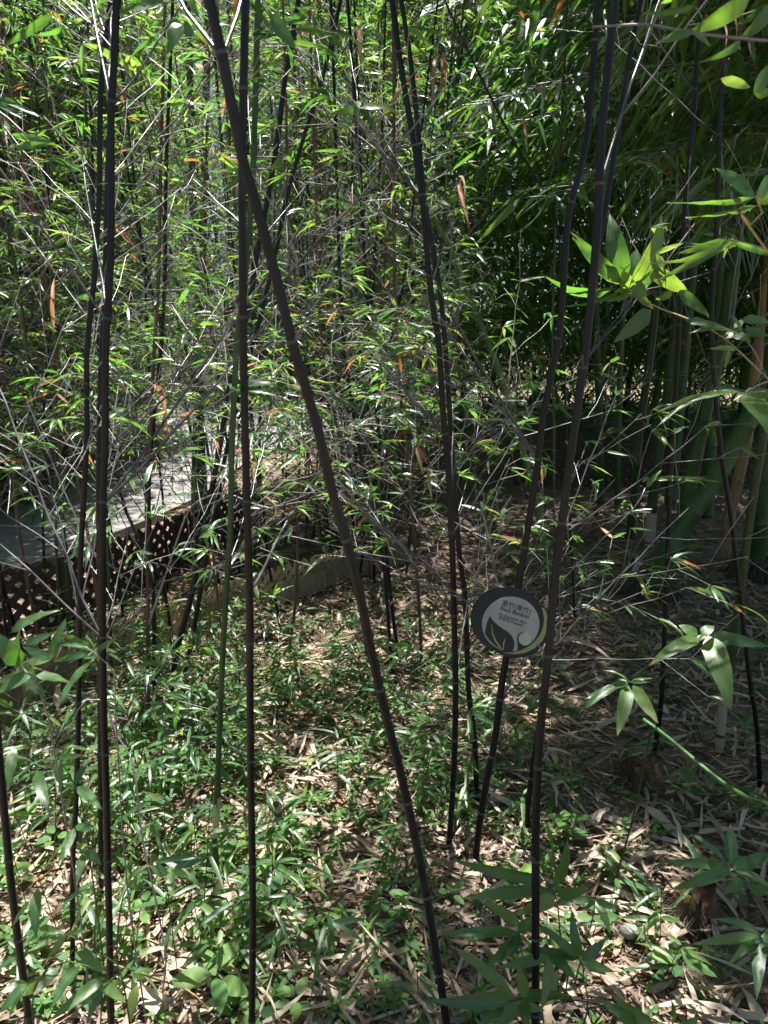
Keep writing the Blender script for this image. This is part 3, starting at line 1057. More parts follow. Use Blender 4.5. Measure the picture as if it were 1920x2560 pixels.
# a middle grove of thinner culms that makes the tangle
GM = 'thin bamboo culms tangled in the middle of the grove'
mid_rng = random.Random(31)
for i in range(62):
    px = mid_rng.choice((mid_rng.uniform(-60, 300), mid_rng.uniform(560, 1060), mid_rng.uniform(560, 1060), mid_rng.uniform(300, 1060)))
    yf = float(np.interp(px, [-330, 176, 452, 640, 900, 1150], [2.9, 3.5, 4.3, 5.5, 6.5, 7.0]))
    y = mid_rng.uniform(4.3, yf) if px > 560 else mid_rng.uniform(min(2.9, yf - .3), yf)
    x = (px - CX) / F * y * 1.03
    p0 = Vector((x, y, 0))
    dx, dy = mid_rng.gauss(0, .10), mid_rng.gauss(0, .08)
    h = mid_rng.uniform(2.9, 3.9)
    pts = [p0] + [p0 + Vector((dx * z + mid_rng.gauss(0, .02), dy * z + .02 * z * z * dx, z)) for z in (.6, 1.2, 1.8, 2.4)]
    bamboo('black_bamboo', 'thin dark bamboo culm lost in the twiggy tangle before the path', pts, mid_rng.uniform(.006, .0095),
           M[mid_rng.choice(('culm_black', 'culm_black', 'culm_brown', 'culm_green'))], group=GM, height=h, br_from=.6, leafp=.58, max_leaf=4, blen=.75, few=True, LL=.085, LW=.013)

#@@GIANTS
# ------------------------------------------------------------------ giant green bamboo of the shaded side
GI = 'thick green bamboo culms in the shade'


def big_spray(acc, p, tgt, r, LL, LW, nleaf, hang=.5, start=.35, fine=True):
    """a long leafy bough from p to tgt, drooping, with long leaves"""
    d = tgt - p
    L = d.length
    mid = p + d * .5 + ZUP * L * .16
    ln = Line(spline([p, mid, tgt], 8))
    n = max(6, int(L / .07)) if fine else 5
    prev = ln(0)
    for i in range(n):
        q = ln(ln.len * (i + 1) / n)
        f0, f1 = i / n, (i + 1) / n
        acc.s_(prev, q, r * (1 - .75 * f0), r * (1 - .75 * f1), .2 + .3 * f0, .2 + .3 * f1)
        prev = q
    for i in range(nleaf):
        f = start + (1 - start) * (i + R.random()) / nleaf
        q = ln(ln.len * f)
        tg = ln.tan(ln.len * f)
        side = tg.cross(ZUP).normalized() * (1 if i % 2 else -1)
        st = q + (side * .6 + tg * .6 + ZUP * .1).normalized() * R.uniform(.02, .16)
        if fine: acc.s_(q, st, r * .3, r * .18, .4, .6)
        dd = (tg * R.uniform(.3, .9) + side * R.uniform(.2, .9) - ZUP * R.uniform(0, 1.) * hang * 1.6).normalized()
        nn = unit((0, -.25, 1), .4)
        l = LL * R.uniform(.6, 1.2)
        acc.l_(st, dd, nn, l, LW * R.uniform(.8, 1.15), R.uniform(.05, .4), R.random(), 1 if R.random() < .025 else 0)


def giant(label, pix, r, mat, height=8., crown=78, vis_sprays=(), lean=.0, sheath=False, group=GI, pts3=None, LL=.22, LW=.025, name='giant_bamboo', crown_from=2.7, spread=2.0, max_leaf=20):
    pts3 = trace(pix, lean) if pts3 is None else pts3
    root = pts3[0].copy()
    pts3 = [Vector((root.x, root.y, -.05))] + pts3[1:]
    dirn = (pts3[-1] - pts3[-2]).normalized()
    p = pts3[-1].copy()
    while p.z < height:
        dirn = (dirn + ZUP * .12).normalized()
        p = p + dirn * .6
        pts3.append(p.copy())
    line = Line(spline(pts3, 6))
    t = thing(name, label, 'bamboo', root, group)
    nodes_d, d = [], .10
    while d < line.len - .1:
        nodes_d.append(d)
        d += R.uniform(.24, .34) + .02 * min(d, 4)
    V, Q, tri, T = culm_mesh(line, r, mat, nodes_d, k=14 if vis_sprays or pix else 9, taper=.6, step=.2)
    cu = add('culm', mk_mesh('culm', np.array(V) - np.array(root), Q, tri, [mat], {'t': T}), t)
    for nd_ in nodes_d:
        q = line(nd_)
        if in_frame(q):
            rr = r * (1 - .6 * (nd_ / line.len) ** 1.3)
            o = bpy.data.objects.new('node_ring', RING['green'])
            link(o, cu)
            o.rotation_euler = line.tan(nd_).to_track_quat('Z', 'Y').to_euler()
            o.scale = (rr, rr, rr * .6)
            o.location = q - root
    cand, fol, segs = [], [], []
    for tgt in vis_sprays:
        d0 = max(.3, min(line.len * .9, (tgt.z - .1) * 1.0))
        p0 = line(d0)
        acc = Acc()
        big_spray(acc, p0, tgt, .006, LL, LW, R.randint(20, 30))
        b = add('branch', seg_mesh('branch', acc.seg, M['twig'], 3, root), t)
        for lf in acc.leaf:
            x, y, z = proj(lf[:3])
            if in_gap(lf):
                continue
            if -20 < x < 1940 and -20 < y < 2580 and not lf[13]:
                cand.append((lf[9] / z, b, lf))
            else:
                fol.append(lf)
    cand.sort(key=lambda c: -c[0])
    for _, b, lf in cand[:max_leaf]:
        p0 = Vector(lf[0:3])
        tip = p0 + Vector(lf[3:6]).normalized() * lf[9] - ZUP * (lf[11] * lf[9])
        place_leaf(LEAF_HERO, p0, tip, lf[6:9], lf[10], b)
    fol += [c[2] for c in cand[max_leaf:]]
    if fol:
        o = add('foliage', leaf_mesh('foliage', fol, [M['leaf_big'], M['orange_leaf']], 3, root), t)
        o['kind'] = 'stuff'
    acc = Acc()
    for i in range(crown):
        z = R.uniform(crown_from, height)
        p0 = line(z)
        a = R.uniform(0, 2 * pi)
        rad = spread * R.uniform(.5, 1.1) * (1.15 - .5 * (z / height))
        tgt = p0 + Vector((cos(a) * rad, sin(a) * rad, R.uniform(-.25, .45)))
        big_spray(acc, p0, tgt, .006, LL * 1.15, LW * 1.25, 22, start=.12, fine=False)
    acc.leaf = [l for l in acc.leaf if not in_gap(l)]
    fol = None
    if acc.seg:
        o = add('crown_branches', seg_mesh('crown_branches', acc.seg, M['twig'], 3, root), t); o['kind'] = 'stuff'
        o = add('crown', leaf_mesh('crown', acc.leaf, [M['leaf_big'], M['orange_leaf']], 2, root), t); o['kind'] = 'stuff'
    if sheath:
        st = []
        for kq in range(6):
            dq = .02 + .3 * kq / 5
            st.append((line(dq) - root, line.tan(dq), r * (1.06 if kq < 5 else 1.01), kq / 5))
        V, Q, tri, T = sweep(st, 12)
        add('culm_sheath', mk_mesh('culm_sheath', V, Q[:-5], None, [M['sheath']]), t)
    return t, line


GD = M['culm_giant']
# targets of the leafy boughs that hang in the upper right of the picture
def tg_(n, x0, x1, y0, y1, z0, z1):
    return [at(R.uniform(x0, x1), R.uniform(y0, y1), R.uniform(z0, z1)) for _ in range(n)]


giant('thick green culm leaning hard to the right, roots bared at its foot', [(1620, 1492), (1662, 1400), (1701, 1323), (1782, 1207), (1863, 1063), (1960, 880), (2040, 700)], .054, GD, vis_sprays=tg_(9, 1500, 1950, 60, 480, 2.7, 3.8), height=7.5)
giant('thick dark green culm standing behind the leaning one', [(1700, 1385), (1718, 1245), (1747, 1100), (1790, 900), (1816, 799), (1834, 631), (1849, 500), (1880, 200)], .050, GD, vis_sprays=tg_(12, 1220, 1800, 40, 520, 2.8, 4.0))
giant('bright green medium culm behind the thin twigs, right of the sign', [(1572, 1352), (1585, 1250), (1597, 1091), (1620, 930), (1636, 799), (1655, 600), (1680, 300)], .030, M['culm_green'], vis_sprays=tg_(8, 1130, 1500, 20, 360, 3.2, 4.4), height=6.5)
giant('green culm with a grey papery sheath round its foot', [(1622, 1372), (1632, 1250), (1646, 1136), (1668, 1000), (1690, 800), (1720, 500), (1740, 250)], .036, GD, sheath=True, vis_sprays=tg_(8, 1300, 1700, 20, 420, 3.4, 4.6), height=7)
giant('tan yellow dead culm leaning beside the thick green one', [(1806, 1412), (1828, 1265), (1863, 1120), (1898, 860), (1925, 640), (1950, 400)], .037, M['culm_tan'], crown=0, height=5)
giant('slim culm, green below and straw coloured above, at the frame edge', [(1800, 1868), (1811, 1729), (1834, 1612), (1851, 1485), (1863, 1381), (1886, 1219), (1909, 1091), (1935, 900), (1970, 600)], .0155, M['culm_green'], crown=6, height=5, sheath=True)
giant('dark culm half out of frame with a mat of fine roots', [(1893, 1440), (1900, 1300), (1912, 1130), (1928, 900), (1950, 500)], .046, GD, height=8, vis_sprays=tg_(8, 1600, 1950, 60, 600, 2.8, 4.0))
giant('green culm in the shade straight behind the round sign', [(1505, 1265), (1500, 1150), (1498, 1000), (1490, 800), (1480, 500)], .034, GD, vis_sprays=tg_(6, 1150, 1500, 20, 420, 4.5, 6))
giant('narrow green culm right of the one behind the sign', [(1545, 1262), (1544, 1150), (1548, 1000), (1556, 800), (1570, 500)], .028, GD, vis_sprays=tg_(4, 1200, 1600, 20, 400, 4.5, 6))
giant('dark green culm between the leaning culm and the lattice', [(1770, 1300), (1776, 1150), (1785, 1000), (1800, 700), (1810, 400)], .045, GD, vis_sprays=tg_(4, 1400, 1900, 20, 350, 4.5, 6))
giant('left culm of the green pair beside the curving path', [(486, 1292), (488, 1200), (492, 1063), (498, 900), (505, 700), (512, 400)], .034, M['culm_green'], crown=14, height=6, LL=.11, LW=.014, group='green pair beside the path')
giant('right culm of the green pair beside the curving path', [(512, 1282), (508, 1200), (500, 1063), (494, 900), (486, 700), (480, 400)], .034, M['culm_green'], crown=14, height=6, LL=.11, LW=.014, group='green pair beside the path')
# deeper in the shade: crowns that close the canopy, culms seen between the others
gr = random.Random(5)
for i in range(34):
    x, y = gr.uniform(.3, 7.5), gr.uniform(7.8, 14)
    if i < 8: x, y = gr.uniform(2.6, 5.0), gr.uniform(3.6, 7)  # added nearer so their crowns shade the right floor
    p0 = Vector((x, y, 0))
    lx, ly = gr.gauss(0, .06), gr.gauss(0, .05)
    giant('green bamboo culm deep in the dark stand on the shaded side', None, gr.uniform(.03, .055), GD, pts3=[p0] + [p0 + Vector((lx * z, ly * z, z)) for z in (.8, 1.6, 2.6, 3.6)],
          height=gr.uniform(7, 10), crown=64, crown_from=.9 if y > 8.5 else 2.6, group='green culms deep in the dark stand', spread=1.7, LL=.22, LW=.028)

for i, (x, y) in enumerate(((1.95, 1.9), (2.35, 3.0), (1.75, .9))):  # out of view, added so their crowns shade the lower right
    p0 = Vector((x, y, 0))
    giant('unseen green bamboo added beside the viewpoint to shade the floor', None, .04, GD, pts3=[p0] + [p0 + Vector((-.24 * z, .09 * z, z)) for z in (.8, 1.6, 2.6, 3.6)], height=6.0, crown=110,
          crown_from=2.9, group='unseen green culms added for shade', spread=1.45)

# ------------------------------------------------------------------ thicket beyond the path: four plants, copied
def far_proto(seed, green):
    R.seed(seed)
    acc = Acc()
    h = R.uniform(5.5, 7.5)
    lx, ly = R.gauss(0, .10), R.gauss(0, .08)
    pts = [Vector((lx * z + .02 * z * z * lx + R.gauss(0, .02), ly * z, z)) for z in np.arange(0, h + .1, .6)]
    pts[0] = Vector((0, 0, -.04))
    line = Line(spline(pts, 3))
    V, Q, tri, T = culm_mesh(line, R.uniform(.012, .02), None, [], k=7, taper=.6)
    cm = mk_mesh('culm', V, Q, tri, [M[green]], {'t': T})
    z = .5
    while z < line.len - .1:
        for _ in range(3):
            a = R.uniform(0, 2 * pi)
            out = Vector((cos(a), sin(a), 0))
            twig(acc, line(z), (out + ZUP * R.uniform(.3, 1.)).normalized(), R.uniform(.5, 1.0), .004, .3, 1, .95, .12, .017, .5, step=.13, dryp=.02)
        z += .17
    for _ in range(800):
        z = R.uniform(.4, line.len)
        q = line(z) + Vector((R.gauss(0, .38), R.gauss(0, .38), R.gauss(0, .2)))
        leaf_fan(acc, q, unit((0, 0, .3), .6), 4, .12, .017)
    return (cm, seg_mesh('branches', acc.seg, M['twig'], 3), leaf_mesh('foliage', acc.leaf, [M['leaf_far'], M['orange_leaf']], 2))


protos = [far_proto(101 + k, g) for k, g in enumerate(('culm_green', 'culm_pale', 'culm_black', 'culm_green', 'culm_brown'))]
fr = random.Random(77)
spots = []
PATH_L = [ground_pt(*p) for p in ((-420, 1400), (-60, 1312), (72, 1275), (287, 1182), (388, 1140), (430, 1085), (470, 1062))]
PATH_R = [ground_pt(*p) for p in ((-420, 1560), (0, 1450), (200, 1380), (477, 1262), (603, 1178), (690, 1130), (800, 1078))]
POLY = [(p.x, p.y) for p in PATH_L] + [(p.x, p.y) for p in reversed(PATH_R)]


def on_path(x, y, m=.25):
    for dx, dy in ((0, 0), (m, 0), (-m, 0), (0, m), (0, -m)):
        ins, k = False, len(POLY) - 1
        for q in range(len(POLY)):
            (xa, ya), (xb, yb) = POLY[q], POLY[k]
            if (ya > y + dy) != (yb > y + dy) and x + dx < (xb - xa) * (y + dy - ya) / (yb - ya) + xa:
                ins = not ins
            k = q
        if ins: return True
    return 12.0 < y < 16.8


n_try = 0
while len(spots) < 125 and n_try < 4000:
    n_try += 1
    y = fr.uniform(5.5, 12.0) if len(spots) < 62 else fr.uniform(17, 22)
    px = fr.uniform(-250, 1010)
    x = (px - CX) / F * y * 1.03
    if on_path(x, y): continue
    if y < 9.5 and not (x < -2.6 or (px > 700 and y > 7.6)): continue
    if y > 16 and 640 < px < 960: continue
    if 640 < px < 960 and fr.random() < .55: continue
    spots.append((x, y))
for i in range(6):
    spots.append((fr.uniform(-5.2, -3.6), fr.uniform(2.6, 4.4)))
for i in range(60):  # flank plants added so their crowns dapple the path
    x, y = fr.uniform(-6.2, -3.3), fr.uniform(4.5, 9)
    if not on_path(x, y): spots.append((x, y))
    if len(spots) > 145: break
n0 = len(spots)
for i in range(200):  # added to shade the near path and screen its far part
    x, y = fr.uniform(-4.2, -2.5), fr.uniform(6., 7.8)
    if not on_path(x, y, .12): spots.append((x, y))
    if len(spots) > n0 + 6: break
for i, (x, y) in enumerate(spots):
    cm, bm_, fm = protos[i % 5]
    deep = y > 16
    t = thing('bamboo', 'leafy bamboo of the back row past the far path' if deep else 'leafy bamboo in the sunlit thicket beyond the lattice fence', 'bamboo', (x, y, 0),
              'bamboo of the back row past the far path' if deep else 'bamboo in the thicket beyond the fence')
    t.rotation_euler = (0, 0, fr.uniform(0, 2 * pi))
    s = fr.uniform(.85, 1.25) * (1.3 if deep else 1)
    t.scale = (s, s, s)
    add('culm', cm, t)
    o = add('branches', bm_, t); o['kind'] = 'stuff'
    o = add('foliage', fm, t); o['kind'] = 'stuff'


def leaf_mass(name, label, n, xr, yr, zr, L, W, mat, z_pow=1.):
    p = np.stack([rng.uniform(*xr, n), rng.uniform(*yr, n), zr[0] + (zr[1] - zr[0]) * rng.random(n) ** z_pow], -1)
    cl = rng.normal(0, 1, (n // 40, 3)) * 0
    a = rng.uniform(0, 2 * pi, n)
    d = np.stack([np.cos(a), np.sin(a), rng.uniform(-1.1, .4, n)], -1)
    nn = np.stack([rng.normal(0, .5, n), rng.normal(0, .5, n) - .2, np.ones(n)], -1)
    A = np.concatenate([p, d, nn, rng.uniform(*L, n)[:, None], rng.uniform(*W, n)[:, None], rng.uniform(.05, .4, n)[:, None], rng.random(n)[:, None], np.zeros((n, 1))], 1)
    o = add(name, leaf_mesh(name, A, [M[mat]], 2))
    return tag(o, label, 'thicket', kind='stuff')


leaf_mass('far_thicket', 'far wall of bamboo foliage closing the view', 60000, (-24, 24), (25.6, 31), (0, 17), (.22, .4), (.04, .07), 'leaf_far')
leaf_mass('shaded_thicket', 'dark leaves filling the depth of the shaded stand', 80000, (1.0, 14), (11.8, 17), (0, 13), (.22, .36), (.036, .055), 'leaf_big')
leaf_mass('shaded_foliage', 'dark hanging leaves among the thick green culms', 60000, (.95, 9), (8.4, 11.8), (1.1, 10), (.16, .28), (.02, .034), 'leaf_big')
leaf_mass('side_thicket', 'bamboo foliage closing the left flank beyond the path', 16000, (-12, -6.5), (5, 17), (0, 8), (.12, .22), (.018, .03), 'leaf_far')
#@@DETAILS
# ------------------------------------------------------------------ the round plant sign
SZ = 1.965                                  # camera depth of the sign
ctr = at(1269, 1556, SZ)
sgn = thing('plant_sign', 'round black and white bamboo name sign tied to a slanting black culm', 'sign', ctr)
yaw = Matrix.Rotation(radians(4), 3, 'Z')
SX, SY = yaw @ RIGHT, yaw @ UP
SN = SX.cross(SY)
MPP = SZ / F / 5.53


def sp(x, y, lay):
    return SX * ((x - 715) * MPP) + SY * (-(y - 750) * MPP) + SN * (lay * .0012)


def plate(name, mat, pts, lay, parent, thick=1, sm=0):
    if sm:
        P = spline([Vector((x, y, 0)) for x, y in list(pts) + [pts[0]]], sm)[:-1]
        pts = [(p.x, p.y) for p in P]
    n = len(pts)
    V = [tuple(sp(x, y, lay)) for x, y in pts] + [tuple(sp(x, y, lay - thick)) for x, y in pts]
    me = bpy.data.meshes.new(name)
    Fc = [tuple(range(n)), tuple(reversed(range(n, 2 * n)))] + [(i, i + n, (i + 1) % n + n, (i + 1) % n) for i in range(n)]
    me.from_pydata(V, [], [f[::-1] for f in Fc])
    me.materials.append(mat)
    me.update()
    return add(name, me, parent)


plate('back_plate', M['sign_black'], [(245, 910), (205, 770), (203, 640), (240, 500), (330, 380), (450, 302), (600, 262), (760, 268), (900, 315), (1020, 388), (1100, 470), (1145, 545),
      (1235, 545), (1285, 620), (1310, 760), (1305, 880), (1270, 1000), (1200, 1100), (1080, 1190), (940, 1240), (800, 1248), (680, 1225), (560, 1165), (460, 1080), (390, 980), (345, 915)], 0, sgn, 3)
plate('olive_crescent', M['sign_olive'], [(1152, 562), (1228, 562), (1268, 640), (1280, 770), (1262, 890), (1198, 1020), (1090, 1115), (950, 1178), (820, 1192), (700, 1180), (600, 1145), (520, 1090), (470, 1020), (600, 700), (1000, 560)], 1, sgn)
plate('black_ring', M['sign_black'], [(715 + 508 * cos(a) - (20 if a > pi / 2 else 0) * 0, 712 + 452 * sin(a)) for a in np.linspace(0, 2 * pi, 48, endpoint=False)], 2, sgn)
disc = plate('white_face', M['sign_white'], [(755 + 402 * cos(a), 770 + 378 * sin(a)) for a in np.linspace(0, 2 * pi, 48, endpoint=False)], 3, sgn)
plate('leaf_emblem', M['sign_black'], [(465, 655), (520, 735), (600, 802), (700, 870), (765, 935), (800, 1020), (797, 1090), (768, 1158), (690, 1150), (600, 1110), (520, 1050), (450, 980), (390, 890), (398, 850), (420, 750)], 4, sgn)
plate('corner_emblem', M['sign_black'], [(838, 1150), (850, 1080), (838, 980), (852, 925), (900, 890), (950, 885), (1010, 905), (1042, 955), (1048, 1012), (1015, 1058), (940, 1112)], 4, sgn)
plate('round_patch', M['sign_pale_green'], [(950 + 92 * cos(a), 980 + 90 * sin(a)) for a in np.linspace(0, 2 * pi, 28, endpoint=False)], 5, sgn)
plate('leaf_vein', M['sign_olive'], [(478, 770), (488, 770), (500, 880), (545, 990), (610, 1085), (640, 1118), (628, 1124), (590, 1090), (525, 1000), (485, 885)], 5, sgn)
plate('leaf_vein', M['sign_olive'], [(678, 955), (655, 1030), (648, 1112), (638, 1112), (642, 1030)], 5, sgn)
plate('leaf_vein', M['sign_olive'], [(448, 1008), (530, 1072), (580, 1090), (530, 1082)], 5, sgn)


def sign_text(body, x, y, size, rot, offs=0., shear=0., name='lettering'):
    cu = bpy.data.curves.new(name, 'FONT')
    cu.body = body
    cu.size = size * MPP
    cu.align_x, cu.align_y = 'CENTER', 'CENTER'
    cu.offset = offs
    cu.shear = shear
    cu.resolution_u = 3
    cu.materials.append(M['sign_black'])
    tmp = bpy.data.objects.new(name, cu)
    sc.collection.objects.link(tmp)
    bpy.context.view_layer.update()
    me = bpy.data.meshes.new_from_object(tmp.evaluated_get(bpy.context.evaluated_depsgraph_get()))
    bpy.data.objects.remove(tmp)
    o = bpy.data.objects.new(name, me)
    link(o, disc)
    c, s_ = cos(rot), sin(rot)
    X, Y = SX * c + SY * s_, SY * c - SX * s_
    m = Matrix((X, Y, SN)).transposed().to_4x4()
    m.translation = sp(x, y, 3.5)
    o.matrix_local = m


rt = radians(-19)
sign_text('紫竹(黑竹)', 838, 545, 92, rt, .0001)
sign_text('Black Bamboo', 812, 614, 74, rt, .0002)
sign_text('Phyllostachys nigra', 780, 695, 55, rt, .00006, .3)
sign_text('禾本科 Poaceae', 757, 738, 56, rt, .00008)
tie = Acc()
for dx in (-.012, .012):
    tie.s_(sp(860, 300, -1), sp(860, 300, -1) + SN * -.03 + SX * dx * 2 + SY * .012, .0012, .0012, 0, 0)
tie.s_(sp(900, 420, -3), sp(985, 240, -10), .0018, .0018, 0, 0)
tie.s_(sp(985, 240, -10), sp(1000, 320, -3), .0018, .0018, 0, 0)
tie.s_(sp(1030, 1230, -3), sp(1070, 1440, -16), .0016, .0016, 0, 0)
add('cable_tie', seg_mesh('cable_tie', tie.seg, M['cable_tie'], 5), sgn)


# ------------------------------------------------------------------ traced leaf sprays close to the camera
def spray(name, label, cat, off, sc_, zc, leaves, stem=None, group=None, meshes=None, tilt=.05, stem_r=.0022, stem_mat='twig', nrm=(0, -.75, .8), to_ground=True, js=.35, filler=3, wf=.92):
    ox, oy = off
    P = lambda x, y, z: at(ox + x / sc_, oy + y / sc_, z)
    pts = []
    if stem:
        for i, q in enumerate(stem):
            x, y = q[0], q[1]
            pts.append(P(x, y, q[2] if len(q) > 2 else zc))
        if to_ground:
            e = pts[-1]
            away = .8 if proj(e)[0] > 1850 else 0.
            g = Vector((e.x + away + R.uniform(-.06, .06), e.y + R.uniform(-.02, .1), -.02))
            pts += [e.lerp(g, .5) + Vector((R.uniform(-.02, .02) + away * .4, 0, 0)), g]
    base = pts[-1].copy() if pts else P(leaves[0][0], leaves[0][1], zc)
    t = thing(name, label, cat, base, group)
    if pts:
        ln = Line(spline(pts, 8)) if len(pts) > 2 else Line(pts)
        n = max(6, int(ln.len / .03))
        st = [(ln(ln.len * i / n) - base, -ln.tan(ln.len * i / n), stem_r * (.55 + .45 * i / n), .5) for i in range(n + 1)]
        V, Q, tri, T = sweep(st, 6)
        add('stem', mk_mesh('stem', V, Q, tri, [M[stem_mat]], {'t': T}), t)
    if filler and len(leaves) > 4:
        leaves = list(leaves)
        for _ in range(filler):
            b = R.choice(leaves)
            ln_ = math.hypot(b[2] - b[0], b[3] - b[1]) * R.uniform(.6, 1.)
            a = R.uniform(0, 2 * pi)
            leaves.append((b[0], b[1], b[0] + ln_ * cos(a), b[1] + abs(ln_ * sin(a)) * .8 - ln_ * .2, b[4] * R.uniform(.7, 1), zc + R.uniform(.03, .14)))
    for lf in leaves:
        bx, by, tx, ty, w = lf[:5]
        z0 = lf[5] if len(lf) > 5 else zc + R.uniform(-.02, .02)
        p0 = P(bx, by, z0)
        dz = R.uniform(-tilt, tilt) * .6
        if nrm[2] > 0 and ty > by:
            dz -= .65 * (ty - by) / sc_ / F * z0
        p1 = P(tx, ty, z0 + dz)
        place_leaf(meshes or LEAF_HERO, p0, p1, unit(nrm, js), w / sc_ / F * z0 * wf, t)
    return t


Q7, Q1, Q8, Q3, Q4, Q5, Q6 = ((1000, 2000), 2.9625), ((1360, 2000), 2.9625), ((1400, 1550), 3.19), ((0, 1500), 2.9625), ((0, 2050), 2.9625), ((1300, 500), 2.676), ((1320, 0), 2.765)
GS = 'broad leaf sprays near the camera'
spray('bamboo_sprout', 'broad green leaf spray just right of the bottom of the front culm', 'bamboo', *Q7, 1.50,
      [(1080, 600, 370, 437, 92), (1110, 665, 455, 730, 100), (1150, 710, 850, 850, 118), (1100, 610, 1062, 110, 95), (1140, 640, 1240, 290, 118), (1160, 712, 1400, 650, 112)],
      [(880, 310), (1000, 480), (1140, 690), (1170, 800, 1.55), (1190, 1000, 1.65)], GS, stem_mat='culm_green')
spray('bamboo_sprout', 'leaf spray with one long bright leaf reaching towards the leaning culm', 'bamboo', *Q7, 1.52,
      [(860, 975, 250, 1000, 80), (860, 980, 615, 1250, 80), (900, 930, 590, 740, 85), (885, 1000, 810, 1170, 75), (880, 980, 1010, 850, 90), (880, 1000, 720, 1230, 80)],
      [(880, 980), (900, 1120, 1.55), (930, 1300, 1.6)], GS, stem_mat='culm_green')
spray('bamboo_sprout', 'dark leaf spray fanning out below the sign culm at the bottom', 'bamboo', *Q7, 1.48,
      [(1330, 1175, 1270, 815, 85), (1320, 1170, 1010, 910, 75), (1340, 1185, 1530, 1020, 80), (1100, 1150, 720, 1240, 85), (1320, 1180, 890, 1110, 80), (1105, 1155, 1040, 1575, 90), (1120, 1150, 1300, 1335, 90)],
      [(1100, 1150), (1330, 1175), (1360, 1330, 1.52), (1390, 1480, 1.6)], GS, stem_mat='culm_green')
spray('bamboo_sprout', 'dark leaf spray cut by the bottom edge below the front culm', 'bamboo', *Q7, 1.42,
      [(800, 1490, 185, 1480, 95), (860, 1475, 400, 1090, 115), (930, 1465, 870, 1220, 95), (770, 1540, 590, 1665, 95), (880, 1490, 700, 1700, 100), (915, 1490, 940, 1720, 100)],
      [(790, 1495), (930, 1470), (1180, 1475, 1.45), (1500, 1530, 1.5)], GS, stem_mat='culm_green')
spray('bamboo_sprout', 'small three leaved sprout right of the front culm', 'bamboo', *Q7, 1.62, [(1440, 735, 1130, 790, 60), (1445, 735, 1610, 800, 60), (1450, 740, 1560, 1000, 70), (1440, 740, 1350, 810, 60)],
      [(1440, 735), (1430, 860, 1.66)], GS, stem_mat='culm_green')
spray('bamboo_sprout', 'bright leaf pair at the bottom edge, lower right', 'bamboo', *Q1, 1.4, [(820, 1690, 500, 1440, 105), (690, 1670, 370, 1450, 95), (945, 1690, 940, 1480, 105), (1000, 1700, 1150, 1600, 80)],
      [(850, 1700), (870, 1800)], GS, stem_mat='culm_green')
spray('bamboo_sprout', 'leaf spray over the mossy stump near the frame edge', 'bamboo', *Q1, 1.55,
      [(1350, 460, 1060, 235, 80), (1385, 460, 1380, 175, 105), (1360, 470, 865, 460, 80), (1385, 500, 930, 665, 98), (1420, 520, 1690, 385, 95), (1475, 585, 1330, 695, 80)],
      [(1380, 480), (1540, 680), (1690, 900), (1750, 1150, 1.5)], GS, stem_mat='culm_green')
spray('bamboo_sprout', 'pale glossy leaf spray coming in from the lower frame edge', 'bamboo', *Q1, 1.45,
      [(1600, 1000, 1250, 880, 75), (1595, 1010, 1090, 1070, 80), (1590, 1012, 1380, 1060, 40), (1595, 1015, 1575, 1480, 100), (1610, 1010, 1720, 1060, 80)],
      [(1600, 1000), (1680, 1080), (1740, 1300)], GS, stem_mat='culm_green')
# the cut leaning culm and the two drooping sprays
cut = spray('cut_bamboo', 'green cut culm lying aslant at the frame edge with a drooping spray at its end', 'bamboo', *Q8, 1.72,
      [(540, 500, 150, 745, 75), (530, 490, 180, 640, 60), (560, 495, 340, 402, 40), (545, 520, 455, 925, 120), (580, 520, 785, 825, 105), (530, 480, 400, 560, 70)],
      [(660, 790, 1.75), (850, 930, 1.72), (1290, 1290, 1.62), (1659, 1510, 1.5), (1800, 1600, 1.5)], GS, stem_r=.0085, stem_mat='culm_giant')
spray('bamboo_sprout', 'large pale leaf spray with one broad hanging leaf, right of the thin culm', 'bamboo', *Q8, 1.6,
      [(1115, 150, 700, 370, 120), (1180, 120, 1365, 730, 190), (1190, 115, 1680, 215, 105), (1100, 130, 945, 40, 110), (1130, 120, 1230, 50, 90)],
      [(1130, 130), (940, 310), (800, 480, 1.7), (740, 620, 1.8), (720, 900, 1.9)], GS, stem_mat='culm_green', stem_r=.003)
# left sprays
spray('bamboo_sprout', 'leaf spray crossing the two left upright culms', 'bamboo', *Q3, 1.28,
      [(375, 440, 490, 130, 85), (680, 370, 455, 240, 80), (690, 378, 370, 340, 50), (715, 385, 862, 290, 52), (700, 375, 640, 262, 40), (695, 440, 430, 815, 105), (680, 380, 400, 460, 60)],
      [(700, 390), (790, 470), (850, 590, 1.35), (860, 900, 1.45)], GS)
spray('bamboo_sprout', 'blurred broad leaves low at the left edge in front of the tan edging', 'bamboo', *Q3, .98,
      [(150, 480, -20, 240, 150), (80, 240, 450, 75, 90), (180, 330, 415, 240, 65), (370, 440, 170, 345, 80), (265, 560, 515, 610, 110), (240, 540, -30, 700, 110), (160, 440, 150, 210, 70), (220, 600, 340, 720, 70), (200, 560, -30, 610, 90)],
      [(150, 480), (280, 650), (350, 850, 1.05), (390, 1050, 1.15)], GS)
spray('bamboo_sprout', 'narrow leaf spray hanging between the left corner culm and the slim culm', 'bamboo', *Q3, 1.2,
      [(575, 1380, 762, 1560, 85), (435, 1180, 460, 1395, 80), (272, 1260, 370, 1595, 92), (100, 1090, 60, 1405, 85), (560, 1375, 690, 1150, 60), (440, 1100, 720, 1170, 60), (430, 1160, 620, 1150, 50)],
      [(420, 1150), (560, 1380), (620, 1600, 1.3)], GS, stem_mat='culm_green')
